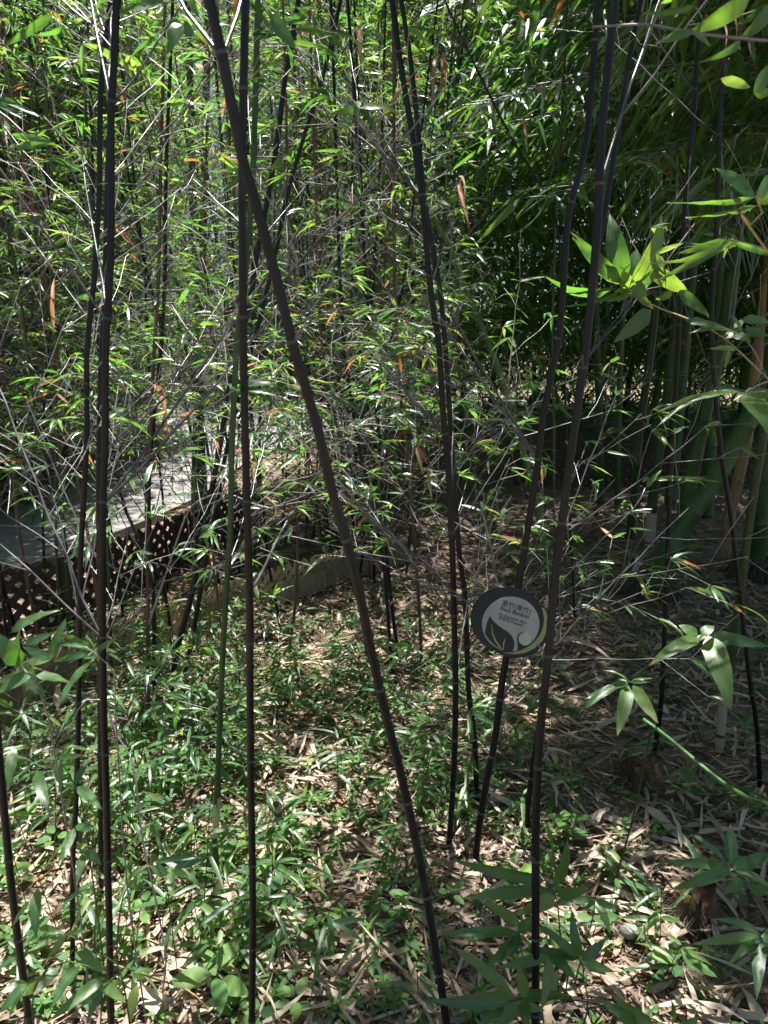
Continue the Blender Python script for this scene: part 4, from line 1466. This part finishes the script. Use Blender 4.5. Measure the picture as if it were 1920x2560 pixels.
spray('bamboo_sprout', 'dense dark leaf clump in the lower left corner', 'bamboo', *Q4, 1.15,
      [(550, 60, 430, 345, 72), (560, 45, 690, 78, 62), (640, 220, 570, 485, 75), (280, 500, 270, 885, 88), (220, 600, 95, 780, 60), (480, 850, 205, 975, 52), (290, 800, 480, 840, 50), (490, 860, 345, 1035, 62), (560, 980, 790, 1135, 112)],
      [(520, 860), (640, 900), (760, 1000), (900, 1150)], GS, stem_mat='culm_green')
spray('bamboo_sprout', 'dark overlapping leaves at the very bottom left', 'bamboo', *Q4, 1.08,
      [(590, 1070, 380, 1405, 122), (440, 1090, 250, 1295, 100), (200, 1210, -10, 1430, 90), (780, 1160, 350, 1505, 88), (250, 1200, 60, 1500, 90), (330, 1180, 100, 1300, 80)],
      [(780, 1160), (600, 1060), (480, 1050), (300, 1150), (250, 1500)], GS, stem_mat='culm_green')
spray('bamboo_sprout', 'leaf spray leaning on the foot of the upright pair', 'bamboo', *Q4, 1.3,
      [(770, 1210, 945, 1355, 78), (770, 1212, 640, 1505, 70), (770, 1210, 590, 1395, 60), (1015, 1220, 970, 1495, 88), (990, 1130, 1165, 1145, 60)],
      [(840, 1165, 1.3), (770, 1210), (750, 1400), (740, 1560)], GS, stem_mat='culm_green')
spray('bamboo_sprout', 'bright star shaped leaf sprout on the bare soil', 'bamboo', *Q4, 1.62,
      [(1240, 405, 1110, 340, 75), (1130, 310, 1550, 268, 42), (1290, 350, 1530, 288, 52), (1265, 380, 1265, 565, 68), (1285, 360, 1400, 430, 62), (950, 440, 1110, 330, 50), (930, 430, 970, 255, 55)],
      [(1250, 390), (1100, 330), (960, 480, 1.66), (900, 620, 1.7)], GS, stem_mat='culm_green')
# leaves hanging in front at the top left
spray('bamboo_branch', 'blurred leafy bough hanging into the top left corner', 'bamboo', (0, 0), 1.728, 1.05,
      [(750, 10, 460, 82, 48), (270, 115, 115, 142, 40), (790, 108, 715, 242, 58), (1165, 60, 1282, 215, 66), (230, 60, 0, 205, 40), (1250, 5, 1360, 18, 36), (850, 110, 910, 200, 44), (820, -40, 870, 90, 40)],
      [(-300, -400, 1.0), (200, -180, 1.05), (760, -60), (1150, -40), (1400, -60)], GS, nrm=(0, -.75, -.4), to_ground=False)
spray('bamboo_branch', 'curved yellow green leaf cluster at the upper left edge', 'bamboo', (0, 0), 1.728, 1.6,
      [(130, 590, 45, 582, 26), (120, 600, 242, 622, 30), (150, 595, 200, 560, 26), (70, 640, 235, 625, 34), (40, 560, 20, 520, 22), (-10, 420, 190, 512, 30), (-20, 440, 110, 520, 26)],
      [(-200, 420), (-20, 470), (130, 600)], GS, nrm=(0, -.75, -.4), to_ground=False)
# right side: backlit clump and the boughs that enter from the frame edge
spray('bamboo_branch', 'big backlit leaf cluster glowing yellow green behind two black culms', 'bamboo', *Q5, 2.05,
      [(680, 560, 335, 212, 95), (690, 560, 600, 90, 135), (740, 560, 945, 100, 135), (640, 590, 175, 515, 105), (690, 600, 300, 712, 45), (750, 630, 510, 668, 42), (870, 450, 1135, 625, 105), (760, 580, 850, 642, 100),
       (880, 735, 625, 955, 115), (900, 380, 960, 490, 90), (1060, 600, 1270, 780, 70), (700, 540, 520, 490, 70), (720, 550, 780, 330, 110), (760, 600, 980, 420, 80), (1020, 610, 905, 665, 60), (730, 590, 690, 470, 90)],
      [(700, 570), (860, 690), (1300, 880, 2.0), (1659, 1195, 1.9), (2000, 1500, 1.85)], GS, stem_mat='culm_tan', stem_r=.004, nrm=(0, -.8, -.4), wf=1.02)
spray('bamboo_branch', 'long narrow leaf pair reaching in over the glowing cluster', 'bamboo', *Q5, 1.55,
      [(1400, 270, 910, 545, 68), (1380, 250, 860, 425, 50), (1460, 280, 1230, 365, 44), (1400, 260, 1360, 390, 30), (1380, 265, 1050, 270, 22)],
      [(1390, 260), (1520, 290), (1700, 350), (2100, 500), (2300, 1200)], GS, nrm=(0, -.75, -.4))
spray('bamboo_branch', 'leaf spray with one curled leaf entering at mid height from the edge', 'bamboo', *Q5, 1.5,
      [(1490, 910, 1130, 890, 66), (1100, 800, 1440, 880, 70), (1500, 905, 1690, 915, 60), (1430, 900, 1545, 955, 90), (1440, 1000, 1260, 995, 40), (1400, 1005, 1370, 1130, 40), (1480, 880, 1410, 770, 50), (1500, 870, 1640, 880, 60), (1480, 800, 1690, 830, 70)],
      [(1490, 910), (1560, 1000), (1650, 1180), (1760, 1500)], GS)
spray('bamboo_branch', 'drooping pale leaf, broadest of all, cut by the frame edge at mid height', 'bamboo', *Q5, 1.25,
      [(1490, 1300, 920, 1420, 50), (1250, 1315, 890, 1545, 40), (1500, 1310, 1680, 1595, 200), (1490, 1295, 1250, 1290, 36), (1500, 1290, 1690, 1275, 36)],
      [(1490, 1300), (1700, 1200), (2000, 1240), (2300, 1900)], GS)
spray('bamboo_branch', 'blurred long leaves slanting across the top right corner', 'bamboo', *Q6, .95,
      [(1540, -30, 1090, 235, 140), (1150, 40, 790, 95, 50), (1690, 40, 1460, 272, 130), (1470, 285, 1170, 435, 60), (1640, 30, 1450, 165, 70), (1100, 120, 880, 310, 70), (1010, -20, 1015, 125, 40), (1150, 210, 870, 300, 60)],
      [(450, 190, 1.1), (800, 170, 1.05), (1150, 230), (1500, 270), (1900, 330), (2400, 700)], GS, nrm=(0, -.75, -.4), stem_r=.0035, to_ground=True)
spray('bamboo_branch', 'leaf whorl at the right edge above mid height', 'bamboo', *Q6, 1.12,
      [(1570, 1360, 1300, 1165, 135), (1580, 1355, 1700, 1190, 125), (1560, 1365, 960, 1402, 42), (1590, 1420, 1090, 1505, 48), (1330, 545, 1535, 605, 70), (1560, 640, 1700, 430, 120)],
      [(1575, 1365), (1640, 1440), (1560, 1560), (1700, 1800)], GS, nrm=(0, -.75, -.4), stem_mat='culm_tan', stem_r=.003)
spray('bamboo_branch', 'slim leaf pair on a bare twig right of the sign', 'bamboo', (1320, 1100), 2.765, 2.0,
      [(870, 270, 1320, 290, 40), (820, 330, 925, 205, 45), (850, 275, 1200, 300, 35), (840, 260, 785, 290, 30)],
      [(810, 330), (740, 460), (460, 740, 2.05), (190, 1040, 2.1), (150, 1300, 2.1)], GS, stem_r=.0025)

# ------------------------------------------------------------------ low leafy shoots on the floor
def shoot(label, px, py, h, n, lean):
    g = ground_pt(px, py)
    g.z = float(hg(g.x, g.y))
    t = thing('bamboo_shoot', label, 'bamboo', g, 'low leafy bamboo shoots on the floor')
    acc = Acc()
    top = g + Vector((lean * h, R.uniform(-.1, .1) * h, h))
    ln = Line(spline([g, g.lerp(top, .5) + Vector((-.04 * lean, 0, .02)), top], 6))
    for k in range(8):
        acc.s_(ln(ln.len * k / 8), ln(ln.len * (k + 1) / 8), .0026 * (1 - k * .08), .0026 * (1 - (k + 1) * .08), .2, .3)
    lv = []
    for k in range(n):
        d0 = ln.len * (.25 + .75 * k / n)
        q = ln(d0)
        a = k * 2.4 + R.uniform(-.4, .4)
        out = Vector((cos(a), sin(a) * .8, R.uniform(.1, .7))).normalized()
        e = q + out * R.uniform(.05, .16)
        acc.s_(q, e, .0012, .0007, .3, .6)
        for m_ in range(R.choice((3, 4, 5))):
            dd = (out + Vector((R.gauss(0, .6), R.gauss(0, .6), R.uniform(-.8, .2)))).normalized()
            lv.append((e, dd, R.uniform(.075, .135), R.uniform(.011, .017)))
    add('stem', seg_mesh('stem', acc.seg, M['twig'], 4, g), t)
    R.shuffle(lv)
    for e, dd, L, W in lv[:16]:
        place_leaf(LEAF_HERO, e, e + dd * L - ZUP * L * .15, unit((0, -.35, 1), .35), W, t)
    rest = [(*e, *dd, *unit((0, -.35, 1), .35), L, W, R.uniform(.1, .4), R.random(), 0) for e, dd, L, W in lv[16:]]
    if rest:
        o = add('foliage', leaf_mesh('foliage', rest, [M['leaf_shoot']], 3, g), t)
        o['kind'] = 'stuff'


for a in (('leafy shoot at the foot of the dark leaning pair', 425, 1860, .38, 12, .3), ('leafy shoot between the leaning pair and the green culm', 500, 1830, .34, 11, -.2),
          ('leafy shoot in front of the leaning pair, drooping right', 455, 2010, .40, 12, .4), ('leafy shoot right of the upright pair at knee height', 345, 1960, .42, 12, .2),
          ('leafy shoot left of the slim green culm', 525, 1960, .28, 9, -.3), ('leafy shoot behind the left corner culm', 110, 2060, .36, 10, .2),
          ('leafy shoot at the left frame edge under the blurred leaves', 40, 1960, .34, 10, .1), ('leafy shoot around the foot of the centre twin culms', 1155, 2010, .36, 11, -.2),
          ('leafy shoot left of the sign culm foot', 1060, 1960, .30, 9, .3), ('leafy shoot behind the sign culm', 1240, 1920, .30, 8, .2),
          ('leafy shoot against the right side of the leaning culm', 1010, 1800, .34, 9, .25), ('leafy shoot in the sunlit centre beside the brown culm', 940, 1720, .26, 8, -.3),
          ('leafy shoot at the tan edging behind the straight culm', 640, 1600, .30, 8, .3)):
    shoot(*a)

# ------------------------------------------------------------------ seedlings with round leaves
GW = 'broad leaved seedlings'


def seedling(label, px, py, n, size, h=.09, name='seedling', grp=GW):
    g = ground_pt(px, py + 30)
    g.z = float(hg(g.x, g.y))
    t = thing(name, label, 'seedling', g, grp)
    acc = Acc()
    top = g + Vector((R.uniform(-.02, .02), R.uniform(-.02, .02), h))
    acc.s_(g, g.lerp(top, .5) + Vector((.004, 0, 0)), .0016, .0014, .3, .4)
    acc.s_(g.lerp(top, .5) + Vector((.004, 0, 0)), top, .0014, .001, .4, .5)
    add('stem', seg_mesh('stem', acc.seg, M['culm_green'], 5, g), t)
    a0 = R.uniform(0, 6)
    for i in range(n):
        a = a0 + i * 2.4
        s = size * R.uniform(.7, 1.1)
        p0 = top - ZUP * (h * .3 * (i // 3) / 2)
        d = Vector((cos(a), sin(a), R.uniform(-.2, .35)))
        place_leaf(LEAF_ROUND, p0 + d * .01, p0 + d * s, unit((0, -.2, 1), .2), s * R.uniform(.40, .52), t)


for a in (('round leaved seedling beside the reddish stump', 1712, 1990, 6, .075, .1), ('round leaved seedling beneath the sign, broadest leaves', 1412, 2090, 5, .085, .1),
          ('four leaved seedling low in the corner by the mossy stump', 1686, 2430, 6, .075, .09), ('large leaved seedling left of the straight culm at the bottom', 560, 2500, 5, .11, .1),
          ('broad leaved seedling right beside the straight culm', 672, 2290, 7, .085, .12), ('small seedling with a yellow leaf beside the straight culm', 600, 2140, 5, .065, .08),
          ('bright seedling standing behind the lattice edging', 808, 1440, 6, .09, .34), ('pale seedling at the foot of the brown culm', 765, 1560, 4, .07, .08),
          ('lacy yellow seedling between the left culms', 212, 2310, 8, .04, .09), ('seedling by the thick leaning culm', 1690, 1500, 7, .055, .14),
          ('seedling half hidden under the right hand litter', 1870, 2260, 4, .06, .07), ('seedling at the foot of the sign culm', 1290, 2190, 5, .06, .08)):
    seedling(*a)
sd = random.Random(13)
for i in range(36):
    px, py = sd.uniform(-20, 1500), 1600 + 950 * sd.random() ** .8
    seedling('small green seedling sprouting in the litter', px, py, sd.randint(4, 6), sd.uniform(.035, .06), sd.uniform(.04, .09), name='small_seedling', grp='small seedlings in the litter')

# ------------------------------------------------------------------ fallen sheaths, sticks, stumps
GF = 'dry culm sheaths on the floor'


def fallen(label, a, b, w, sc_, off, lift=.022, group=GF):
    p0, p1 = (ground_pt(off[0] + q[0] / sc_, off[1] + q[1] / sc_, .02) for q in (a, b))
    p0.z, p1.z = float(hg(p0.x, p0.y)) + lift, float(hg(p1.x, p1.y)) + lift + R.uniform(0, .012)
    t = thing('fallen_sheath', label, 'sheath', p0, group)
    zc = proj(p0)[2]
    place_leaf(SHEATH, p0, p1, unit((0, -.1, 1), .18), w / sc_ / F * zc * 1.25, t, 'blade', .8)
    t.children[0].name = 'blade'


for lab, a, b, w, (off, s) in (
    ('long weathered sheath lying across the sunlit litter', (430, 280), (900, 205), 70, ((500, 1650), 2.765)), ('weathered sheath running behind the straight culm', (170, 370), (600, 320), 60, ((500, 1650), 2.765)),
    ('pale curved sheath right of the straight culm foot', (400, 1390), (850, 1310), 45, ((500, 1650), 2.765)), ('short split sheath in the brightest litter patch', (700, 790), (820, 620), 50, ((500, 1650), 2.765)),
    ('upright pale sheath touching the straight culm', (470, 660), (490, 830), 55, ((500, 1650), 2.765)), ('pale broad sheath centre, near the leaning culm', (920, 80), (1120, 140), 50, ((500, 1650), 2.765)),
    ('straight tan sheath on the bare soil', (1400, 850), (1570, 430), 65, Q4), ('wide sheath at the bottom edge left of the big seedling', (860, 1210), (1300, 1360), 85, Q4),
    ('sheath crossing the bare soil towards the straight culm', (1240, 1090), (1659, 1200), 65, Q4), ('sheath tucked under the straight culm at the bottom', (1420, 1110), (1700, 1040), 50, Q4),
    ('curled sheath at the bottom edge beside the vine end', (1060, 1300), (1200, 1490), 90, Q4), ('long sheath slanting to the straight culm foot', (100, 1170), (240, 690), 72, ((540, 2050), 2.9625)),
    ('narrow sheath strip running through the green weeds', (310, 290), (740, 650), 30, ((540, 2050), 2.9625)), ('long grey sheath on the shaded floor, lower right', (390, 100), (1000, 290), 62, Q1),
    ('tapering sheath crossing under the grey one', (770, 20), (1160, 400), 72, Q1), ('thin stick like sheath across the shaded floor', (490, 390), (850, 130), 30, Q1),
    ('flat sheath left of the long leaf spray', (620, 445), (1020, 420), 48, Q1), ('twisted sheath ending above the bare root hole', (240, 390), (790, 580), 48, Q1),
    ('arched sheath bridging the root hole', (410, 700), (930, 850), 58, Q1), ('narrow sheath dropping into the root hole', (500, 700), (740, 960), 40, Q1),
    ('tan sheath under the pale glossy spray', (960, 905), (1360, 940), 82, Q1), ('sheath standing on end at the bottom edge', (1080, 1380), (1085, 1690), 72, Q1),
    ('long sheath beside the foot of the front culm', (110, 1280), (350, 1640), 52, Q1), ('sheath at the bottom right corner', (1380, 1540), (1700, 1620), 75, Q1),
    ('slim sheath below the round leaved seedling', (1140, 215), (1490, 205), 48, Q1), ('narrow sheath right of the mossy stump', (1210, 600), (1430, 850), 38, Q1),
    ('long bent sheath right of the round sign', (190, 1405), (600, 1540), 58, ((1320, 1100), 2.765)), ('slim sheath before the bared roots', (720, 960), (880, 820), 30, ((1320, 1100), 2.765))):
    fallen(lab, a, b, w, s, off)
fs = random.Random(19)
for i in range(190):
    px, py = (fs.uniform(1150, 1960), 1400 + 1180 * fs.random()) if i < 110 else (fs.uniform(-60, 1150), 1560 + 1000 * fs.random())
    g = ground_pt(px, py)
    a = fs.uniform(0, 2 * pi)
    L = fs.uniform(.09, .24)
    p1 = g + Vector((cos(a) * L, sin(a) * L, 0))
    if not (-3 < p1.x < 4 and p1.y > 1.0): continue
    g.z, p1.z = float(hg(g.x, g.y)) + .018, float(hg(p1.x, p1.y)) + .018 + fs.uniform(0, .02)
    t = thing('fallen_sheath', 'dry tan bamboo sheath scattered in the leaf litter', 'sheath', g, 'dry sheaths scattered in the litter')
    place_leaf(SHEATH, g, p1, unit((0, 0, 1), .3), fs.uniform(.012, .034), t, 'blade', .8)


def tube_thing(name, label, cat, pts, r0, r1, mat, k=6):
    ln = Line(spline(pts, 8))
    n = max(8, int(ln.len / .03))
    b = pts[0]
    st = [(ln(ln.len * i / n) - b, ln.tan(ln.len * i / n), r0 + (r1 - r0) * i / n, .5) for i in range(n + 1)]
    V, Q, tri, T = sweep(st, k)
    o = add(name, mk_mesh(name, V, Q, tri, [M[mat]], {'t': T}), None, b)
    return tag(o, label, cat)


vp = [(405, 2490), (415, 2400), (405, 2330), (385, 2230), (362, 2130), (350, 2050), (332, 1910), (288, 1830), (272, 1775), (238, 1745), (200, 1765), (170, 1840)]
tube_thing('dead_vine', 'thin grey dead vine looping down beside the upright pair', 'vine', [ground_pt(*vp[0])] + [at(x, y, 1.62) for x, y in vp[1:]], .0022, .0018, 'twig')
tube_thing('fallen_branch', 'thin yellowish bamboo branch lying along the bottom left floor', 'branch', [at(560, 2575, 1.66), at(480, 2482, 1.68), at(380, 2445, 1.68), at(283, 2411, 1.68), at(190, 2400, 1.66)], .0022, .0016, 'culm_tan')
tube_thing('bare_twig', 'pale bare twig arching from the leaning pair to the straight culm', 'twig', [at(372, 1560, 2.5), at(420, 1420, 2.45), at(470, 1280, 2.4), at(520, 1242, 2.35), at(570, 1235, 2.3), at(640, 1262, 2.3), at(700, 1275, 2.3)], .004, .002, 'twig')
tube_thing('bare_twig', 'thick pale broken twig stub right of the straight culm', 'twig', [at(632, 1470, 1.72), at(660, 1420, 1.75), at(690, 1355, 1.78), at(718, 1302, 1.8)], .0034, .0026, 'twig')
tube_thing('bare_twig', 'thin broken stick standing by the mossy stump', 'twig', [ground_pt(1628, 2430), at(1618, 2380, 1.8), at(1610, 2310, 1.78)], .003, .002, 'culm_tan')


def stump(label, px, py, rad, h, mat, extra=None):
    g = ground_pt(px, py)
    t = thing('rotten_stump', label, 'stump', g)
    k, nz_ = 22, 8
    V, Q = [], []
    ph = [R.uniform(0, 6) for _ in range(4)]
    for s in range(nz_):
        f = s / (nz_ - 1)
        for i in range(k):
            a = 2 * pi * i / k
            rr = rad * (1.25 - .45 * f) * (1 + .16 * sin(3 * a + ph[0]) + .1 * sin(7 * a + ph[1] + f * 3) + R.uniform(-.06, .06))
            z = h * f * (1 + (.22 * sin(2 * a + ph[2]) + R.uniform(-.14, .14)) * f) - .02
            V.append((rr * cos(a), rr * sin(a), z))
    for s in range(nz_ - 1):
        for i in range(k):
            Q.append((s * k + i, s * k + (i + 1) % k, (s + 1) * k + (i + 1) % k, (s + 1) * k + i))
    V.append((0, 0, h * .55))
    tri = [((nz_ - 1) * k + i, (nz_ - 1) * k + (i + 1) % k, len(V) - 1) for i in range(k)]
    add('wood', mk_mesh('wood', V, Q, tri, [M[mat]]), t)
    acc = Acc()
    for _ in range(120):
        a = R.uniform(0, 2 * pi)
        q = Vector((cos(a) * rad * 1.1, sin(a) * rad * 1.1, R.uniform(0, h * .5)))
        e = q + Vector((cos(a + R.gauss(0, .6)) * .05, sin(a + R.gauss(0, .6)) * .05, -q.z + R.uniform(-.01, .02)))
        acc.s_(q, e, .0012, .0006, .4, .8)
    o = add('roots', seg_mesh('roots', acc.seg, M['root'], 3), t); o['kind'] = 'stuff'
    if extra:
        W = np.array(V[(nz_ - 3) * k:(nz_) * k]).reshape(3, k, 3)[:, 5:16] * 1.03
        W[..., 2] += .004
        q2 = [(s * 11 + i, s * 11 + i + 1, (s + 1) * 11 + i + 1, (s + 1) * 11 + i) for s in range(2) for i in range(10)]
        add('moss', mk_mesh('moss', W.reshape(-1, 3), q2, None, [M['moss']]), t)


stump('rotten stump with yellow moss in the lower right', 1735, 2290, .05, .1, 'rotten_wood', True)
stump('reddish crumbling stump at the foot of the thin black culm', 1605, 1945, .07, .075, 'rotten_wood')
stump('grey sheathed stump stub in the shaded litter behind the sign', 1492, 1352, .045, .16, 'root')
for lab, px, py, s in (('small grey stone in the root hole', 1572, 2335, .022), ('pale pebble beside the thin broken stick', 1632, 2412, .018), ('pale chip of stone near the arched sheath', 1630, 2228, .016)):
    g = ground_pt(px, py)
    V, Q = [], []
    for a in range(7):
        th = pi * a / 6
        for b in range(10):
            ph = 2 * pi * b / 10
            q = s * (1 + R.uniform(-.12, .12))
            V.append((q * sin(th) * cos(ph) * 1.2, q * sin(th) * sin(ph), q * cos(th) * .7 + s * .4))
    Q = [(a * 10 + b, a * 10 + (b + 1) % 10, (a + 1) * 10 + (b + 1) % 10, (a + 1) * 10 + b) for a in range(6) for b in range(10)]
    tag(add('stone', mk_mesh('stone', V, Q, None, [M['stone']]), None, g), lab, 'stone')

# bared roots round the feet of two thick culms
for bam in [o for o in sc.objects if o.name.startswith('giant_bamboo') and ('roots' in o.get('label', ''))]:
    acc = Acc()
    for _ in range(420):
        a = R.uniform(0, 2 * pi)
        q = Vector((cos(a) * .06, sin(a) * .06, R.uniform(.05, .13)))
        m_ = Vector((cos(a) * R.uniform(.1, .17), sin(a) * R.uniform(.1, .17), R.uniform(.03, .11)))
        e = m_ + Vector((cos(a) * R.uniform(.01, .06), sin(a) * R.uniform(.01, .06), -m_.z - .01))
        acc.s_(q, m_, .0028, .0024, .2, .5); acc.s_(m_, e, .0024, .0014, .5, .7)
    o = add('roots', seg_mesh('roots', acc.seg, M['root'], 3), bam); o['kind'] = 'stuff'

# ------------------------------------------------------------------ dead leaves caught in the twigs
GO = 'orange dead leaves hanging in the twigs'
for lab, z, ls in (
    ('slanting orange dead leaf at top centre, left of the hanging bundle', 2.1, [(1058, 197, 966, 318, 22)]),
    ('bundle of hanging orange dead leaves at top centre', 2.1, [(1102, 139, 1086, 285, 16), (1100, 140, 1108, 275, 14), (1104, 139, 1098, 260, 12)]),
    ('narrow orange dead leaf hanging right of the centre twin culms', 2.2, [(1148, 457, 1177, 580, 15), (1146, 440, 1160, 520, 10)]),
    ('orange dead leaf pair hanging mid height in front of the twin culms', 2.0, [(1036, 1112, 1070, 1163, 18), (1070, 1172, 1080, 1250, 12), (1040, 1120, 1058, 1190, 14)]),
    ('small orange dead leaf tip above the centre tangle', 2.3, [(1003, 930, 992, 870, 12)]),
    ('orange dead leaf caught on the upright pair, upper left', 1.8, [(289, 561, 350, 628, 18)]),
    ('long orange dead leaf hanging at the left of the slim culm', 1.8, [(142, 677, 136, 835, 14)]),
    ('orange dead leaf hanging at the top, right of the straight culm', 2.2, [(897, 64, 903, 195, 16)]),
    ('tan dead sheath hanging between the brown culm and the path', 2.3, [(384, 960, 420, 1093, 22)]),
    ('rust coloured crumpled leaf left of the leaning culm at mid height', 2.3, [(668, 1032, 690, 1050, 14), (664, 1040, 700, 1040, 10)]),
    ('curled orange strip hanging at the top right', 1.3, [(1790, 60, 1800, 180, 10), (1826, 40, 1838, 110, 10)]),
    ('yellow leaf caught beside the leaning culm near the top', 1.5, [(492, 160, 510, 185, 24)]),
    ('orange leaf behind the slim culm near the top left', 1.9, [(290, 190, 312, 235, 18), (300, 230, 310, 260, 14)])):
    spray('dead_leaf', lab, 'leaf', (0, 0), 1., z, [(a, b, c, d, w * .72) for a, b, c, d, w in ls], None, GO, meshes=LEAF_DRY, filler=0)

# ------------------------------------------------------------------ litter and low green cover (uncountable)
def scatter(n, xr, yr, pw=1.):
    """ground points, denser near the camera"""
    y = yr[0] + (yr[1] - yr[0]) * rng.random(n) ** pw
    x = rng.uniform(-1, 1, n) * (.62 * y + .35) + .05
    return x, y


def lying(n, Lr, Wr, yr, pw, tilt=.18, lift=.02, dens=None):
    x, y = scatter(n, None, yr, pw)
    if dens is not None:
        k = rng.random(n) < dens(x, y)
        x, y = x[k], y[k]
    n = len(x)
    a = rng.uniform(0, 2 * pi, n)
    d = np.stack([np.cos(a), np.sin(a), rng.normal(0, tilt, n)], -1)
    nn = np.stack([rng.normal(0, .35, n), rng.normal(0, .35, n), np.ones(n)], -1)
    z = hg(x, y) + rng.random(n) ** 2 * lift + .004
    L = rng.uniform(*Lr, n)
    return np.concatenate([np.stack([x, y, z], -1), d, nn, L[:, None], (rng.uniform(*Wr, n))[:, None], rng.uniform(-.12, .2, n)[:, None], rng.random(n)[:, None], np.zeros((n, 1))], 1)


lit = np.concatenate([lying(15000, (.07, .18), (.007, .017), (1.0, 5.0), 1.25), lying(9000, (.06, .17), (.010, .022), (3.0, 11.), 1.2), lying(16000, (.012, .045), (.003, .008), (1.0, 4.5), 1.2, .25, .015)])
hole = np.exp(-(((lit[:, 0] - .82) / .22) ** 2 + ((lit[:, 1] - 1.55) / .16) ** 2))
lit = lit[rng.random(len(lit)) > hole * .9]
tuft = []
for b0 in BASES:
    for _ in range(26):
        a, r_ = R.uniform(0, 2 * pi), .012 + .05 * R.random()
        x_, y_ = b0.x + cos(a) * r_, b0.y + sin(a) * r_
        a2 = a + R.uniform(-1.4, 1.4)
        tuft.append((x_, y_, float(hg(x_, y_)) + .01 + .03 * R.random(), cos(a2), sin(a2), R.uniform(-.3, .5), R.gauss(0, .5), R.gauss(0, .5), 1, R.uniform(.03, .1), R.uniform(.006, .014), R.uniform(0, .5), R.random(), 0))
lit = np.concatenate([lit, np.array(tuft)])
lit[:, 9] *= np.where(rng.random(len(lit)) < .2, rng.uniform(.3, .7, len(lit)), 1)
lit[:, 11] *= np.where(rng.random(len(lit)) < .3, 3., 1.)
sticks = []
for _ in range(2600):
    yy = 1.0 + 4.5 * R.random() ** 1.2
    xx = R.uniform(-1, 1) * (.62 * yy + .3)
    a = R.uniform(0, 2 * pi)
    L = R.uniform(.03, .2)
    zz = float(hg(xx, yy)) + .006
    sticks.append((xx, yy, zz, xx + cos(a) * L, yy + sin(a) * L, zz + R.uniform(-.003, .025), R.uniform(.0006, .0018), .0006, R.random(), R.random()))
pl = lying(1500, (.06, .15), (.01, .02), (4., 16.), 1., .05, .004)
pl[:, 0] = rng.uniform(-4.5, .3, len(pl)); pl[:, 2] = .053
lit = np.concatenate([lit, pl[[on_path(a_, b_, .0) and b_ < 12 for a_, b_ in pl[:, :2]]]])
near = (lit[:, 9] > .045) & (lit[:, 1] < 4.)
o = add('leaf_litter', leaf_mesh('leaf_litter', lit[near], [M['dry_leaf']], 3))
o3 = add('crumbs', leaf_mesh('crumbs', lit[~near], [M['dry_leaf']], 2), o); o3['kind'] = 'stuff'
tag(o, 'layer of dry tan bamboo leaves covering the grove floor', 'litter', kind='stuff')
o2 = add('sticks', seg_mesh('sticks', sticks, M['twig'], 3), o); o2['kind'] = 'stuff'


def cover_density(x, y):
    c = np.exp(-(((x + .15) / .75) ** 2 + ((y - 2.5) / 1.3) ** 2)) * .95 + .30 * np.exp(-((x + 1.1) / .7) ** 2) + .10
    pat = .5 + .5 * np.sin(x * 7.3 + 1) * np.cos(y * 5.1) + .35 * np.sin(x * 17 - y * 13)
    return np.clip(c * np.clip(pat + .25, 0.08, 1), 0, 1)


cov, cseg = [], []
x, y = scatter(4200, None, (1.0, 5.5), 1.15)
k = rng.random(len(x)) < cover_density(x, y)
for px_, py_ in zip(x[k], y[k]):
    z = float(hg(px_, py_))
    h = R.uniform(.015, .07)
    n = R.randint(4, 8)
    q0 = Vector((px_, py_, z))
    top = q0 + Vector((R.gauss(0, .015), R.gauss(0, .015), h))
    cseg.append((*q0, *top, .0009, .0006, .5, .6))
    for i in range(n):
        a = i * 2.6 + R.uniform(-.5, .5)
        f = R.uniform(.4, 1)
        q = q0.lerp(top, f)
        cov.append((q.x, q.y, q.z, cos(a), sin(a), R.uniform(-.1, .55), R.gauss(0, .3), R.gauss(0, .3), 1, R.uniform(.022, .05), R.uniform(.008, .014), R.uniform(0, .4), R.random(), 0))
o = add('ground_cover', leaf_mesh('ground_cover', cov, [M['weed_leaf']], 3))
tag(o, 'low green weeds and grass spreading through the litter', 'weeds', kind='stuff')
# young bamboo shoots: narrow leaves on thin stalks, left and centre floor
by = []
x, y = scatter(700, None, (1.4, 3.5), 1.1)
for px_, py_ in zip(x, y):
    wgt = .9 * math.exp(-((px_ + .75 + .0 * py_) / .55) ** 2) + .55 * math.exp(-((px_ - .25) / .3) ** 2) * (1 if py_ > 2.1 else .3) + .12
    if R.random() > wgt: continue
    q0 = Vector((px_, py_, float(hg(px_, py_))))
    h = R.uniform(.06, .26) if px_ > -.45 else R.uniform(.12, .5)
    top = q0 + Vector((R.gauss(0, .06), R.gauss(0, .06), h))
    cseg.append((*q0, *top, .0016, .001, .4, .6))
    for i in range(R.randint(5, 11)):
        a = R.uniform(0, 2 * pi)
        q = q0.lerp(top, R.uniform(.3, 1))
        by.append((q.x, q.y, q.z, cos(a), sin(a), R.uniform(-.35, .5), R.gauss(0, .35), R.gauss(0, .35) - .2, 1, R.uniform(.05, .125), R.uniform(.008, .0165), R.uniform(.1, .5), R.random(), 0))
o = add('bamboo_undergrowth', leaf_mesh('bamboo_undergrowth', by, [M['leaf_shoot']], 3))
tag(o, 'young narrow leaved bamboo shoots carpeting the grove floor', 'undergrowth', kind='stuff')
o2 = add('stalks', seg_mesh('stalks', cseg, M['culm_green'], 3), o); o2['kind'] = 'stuff'
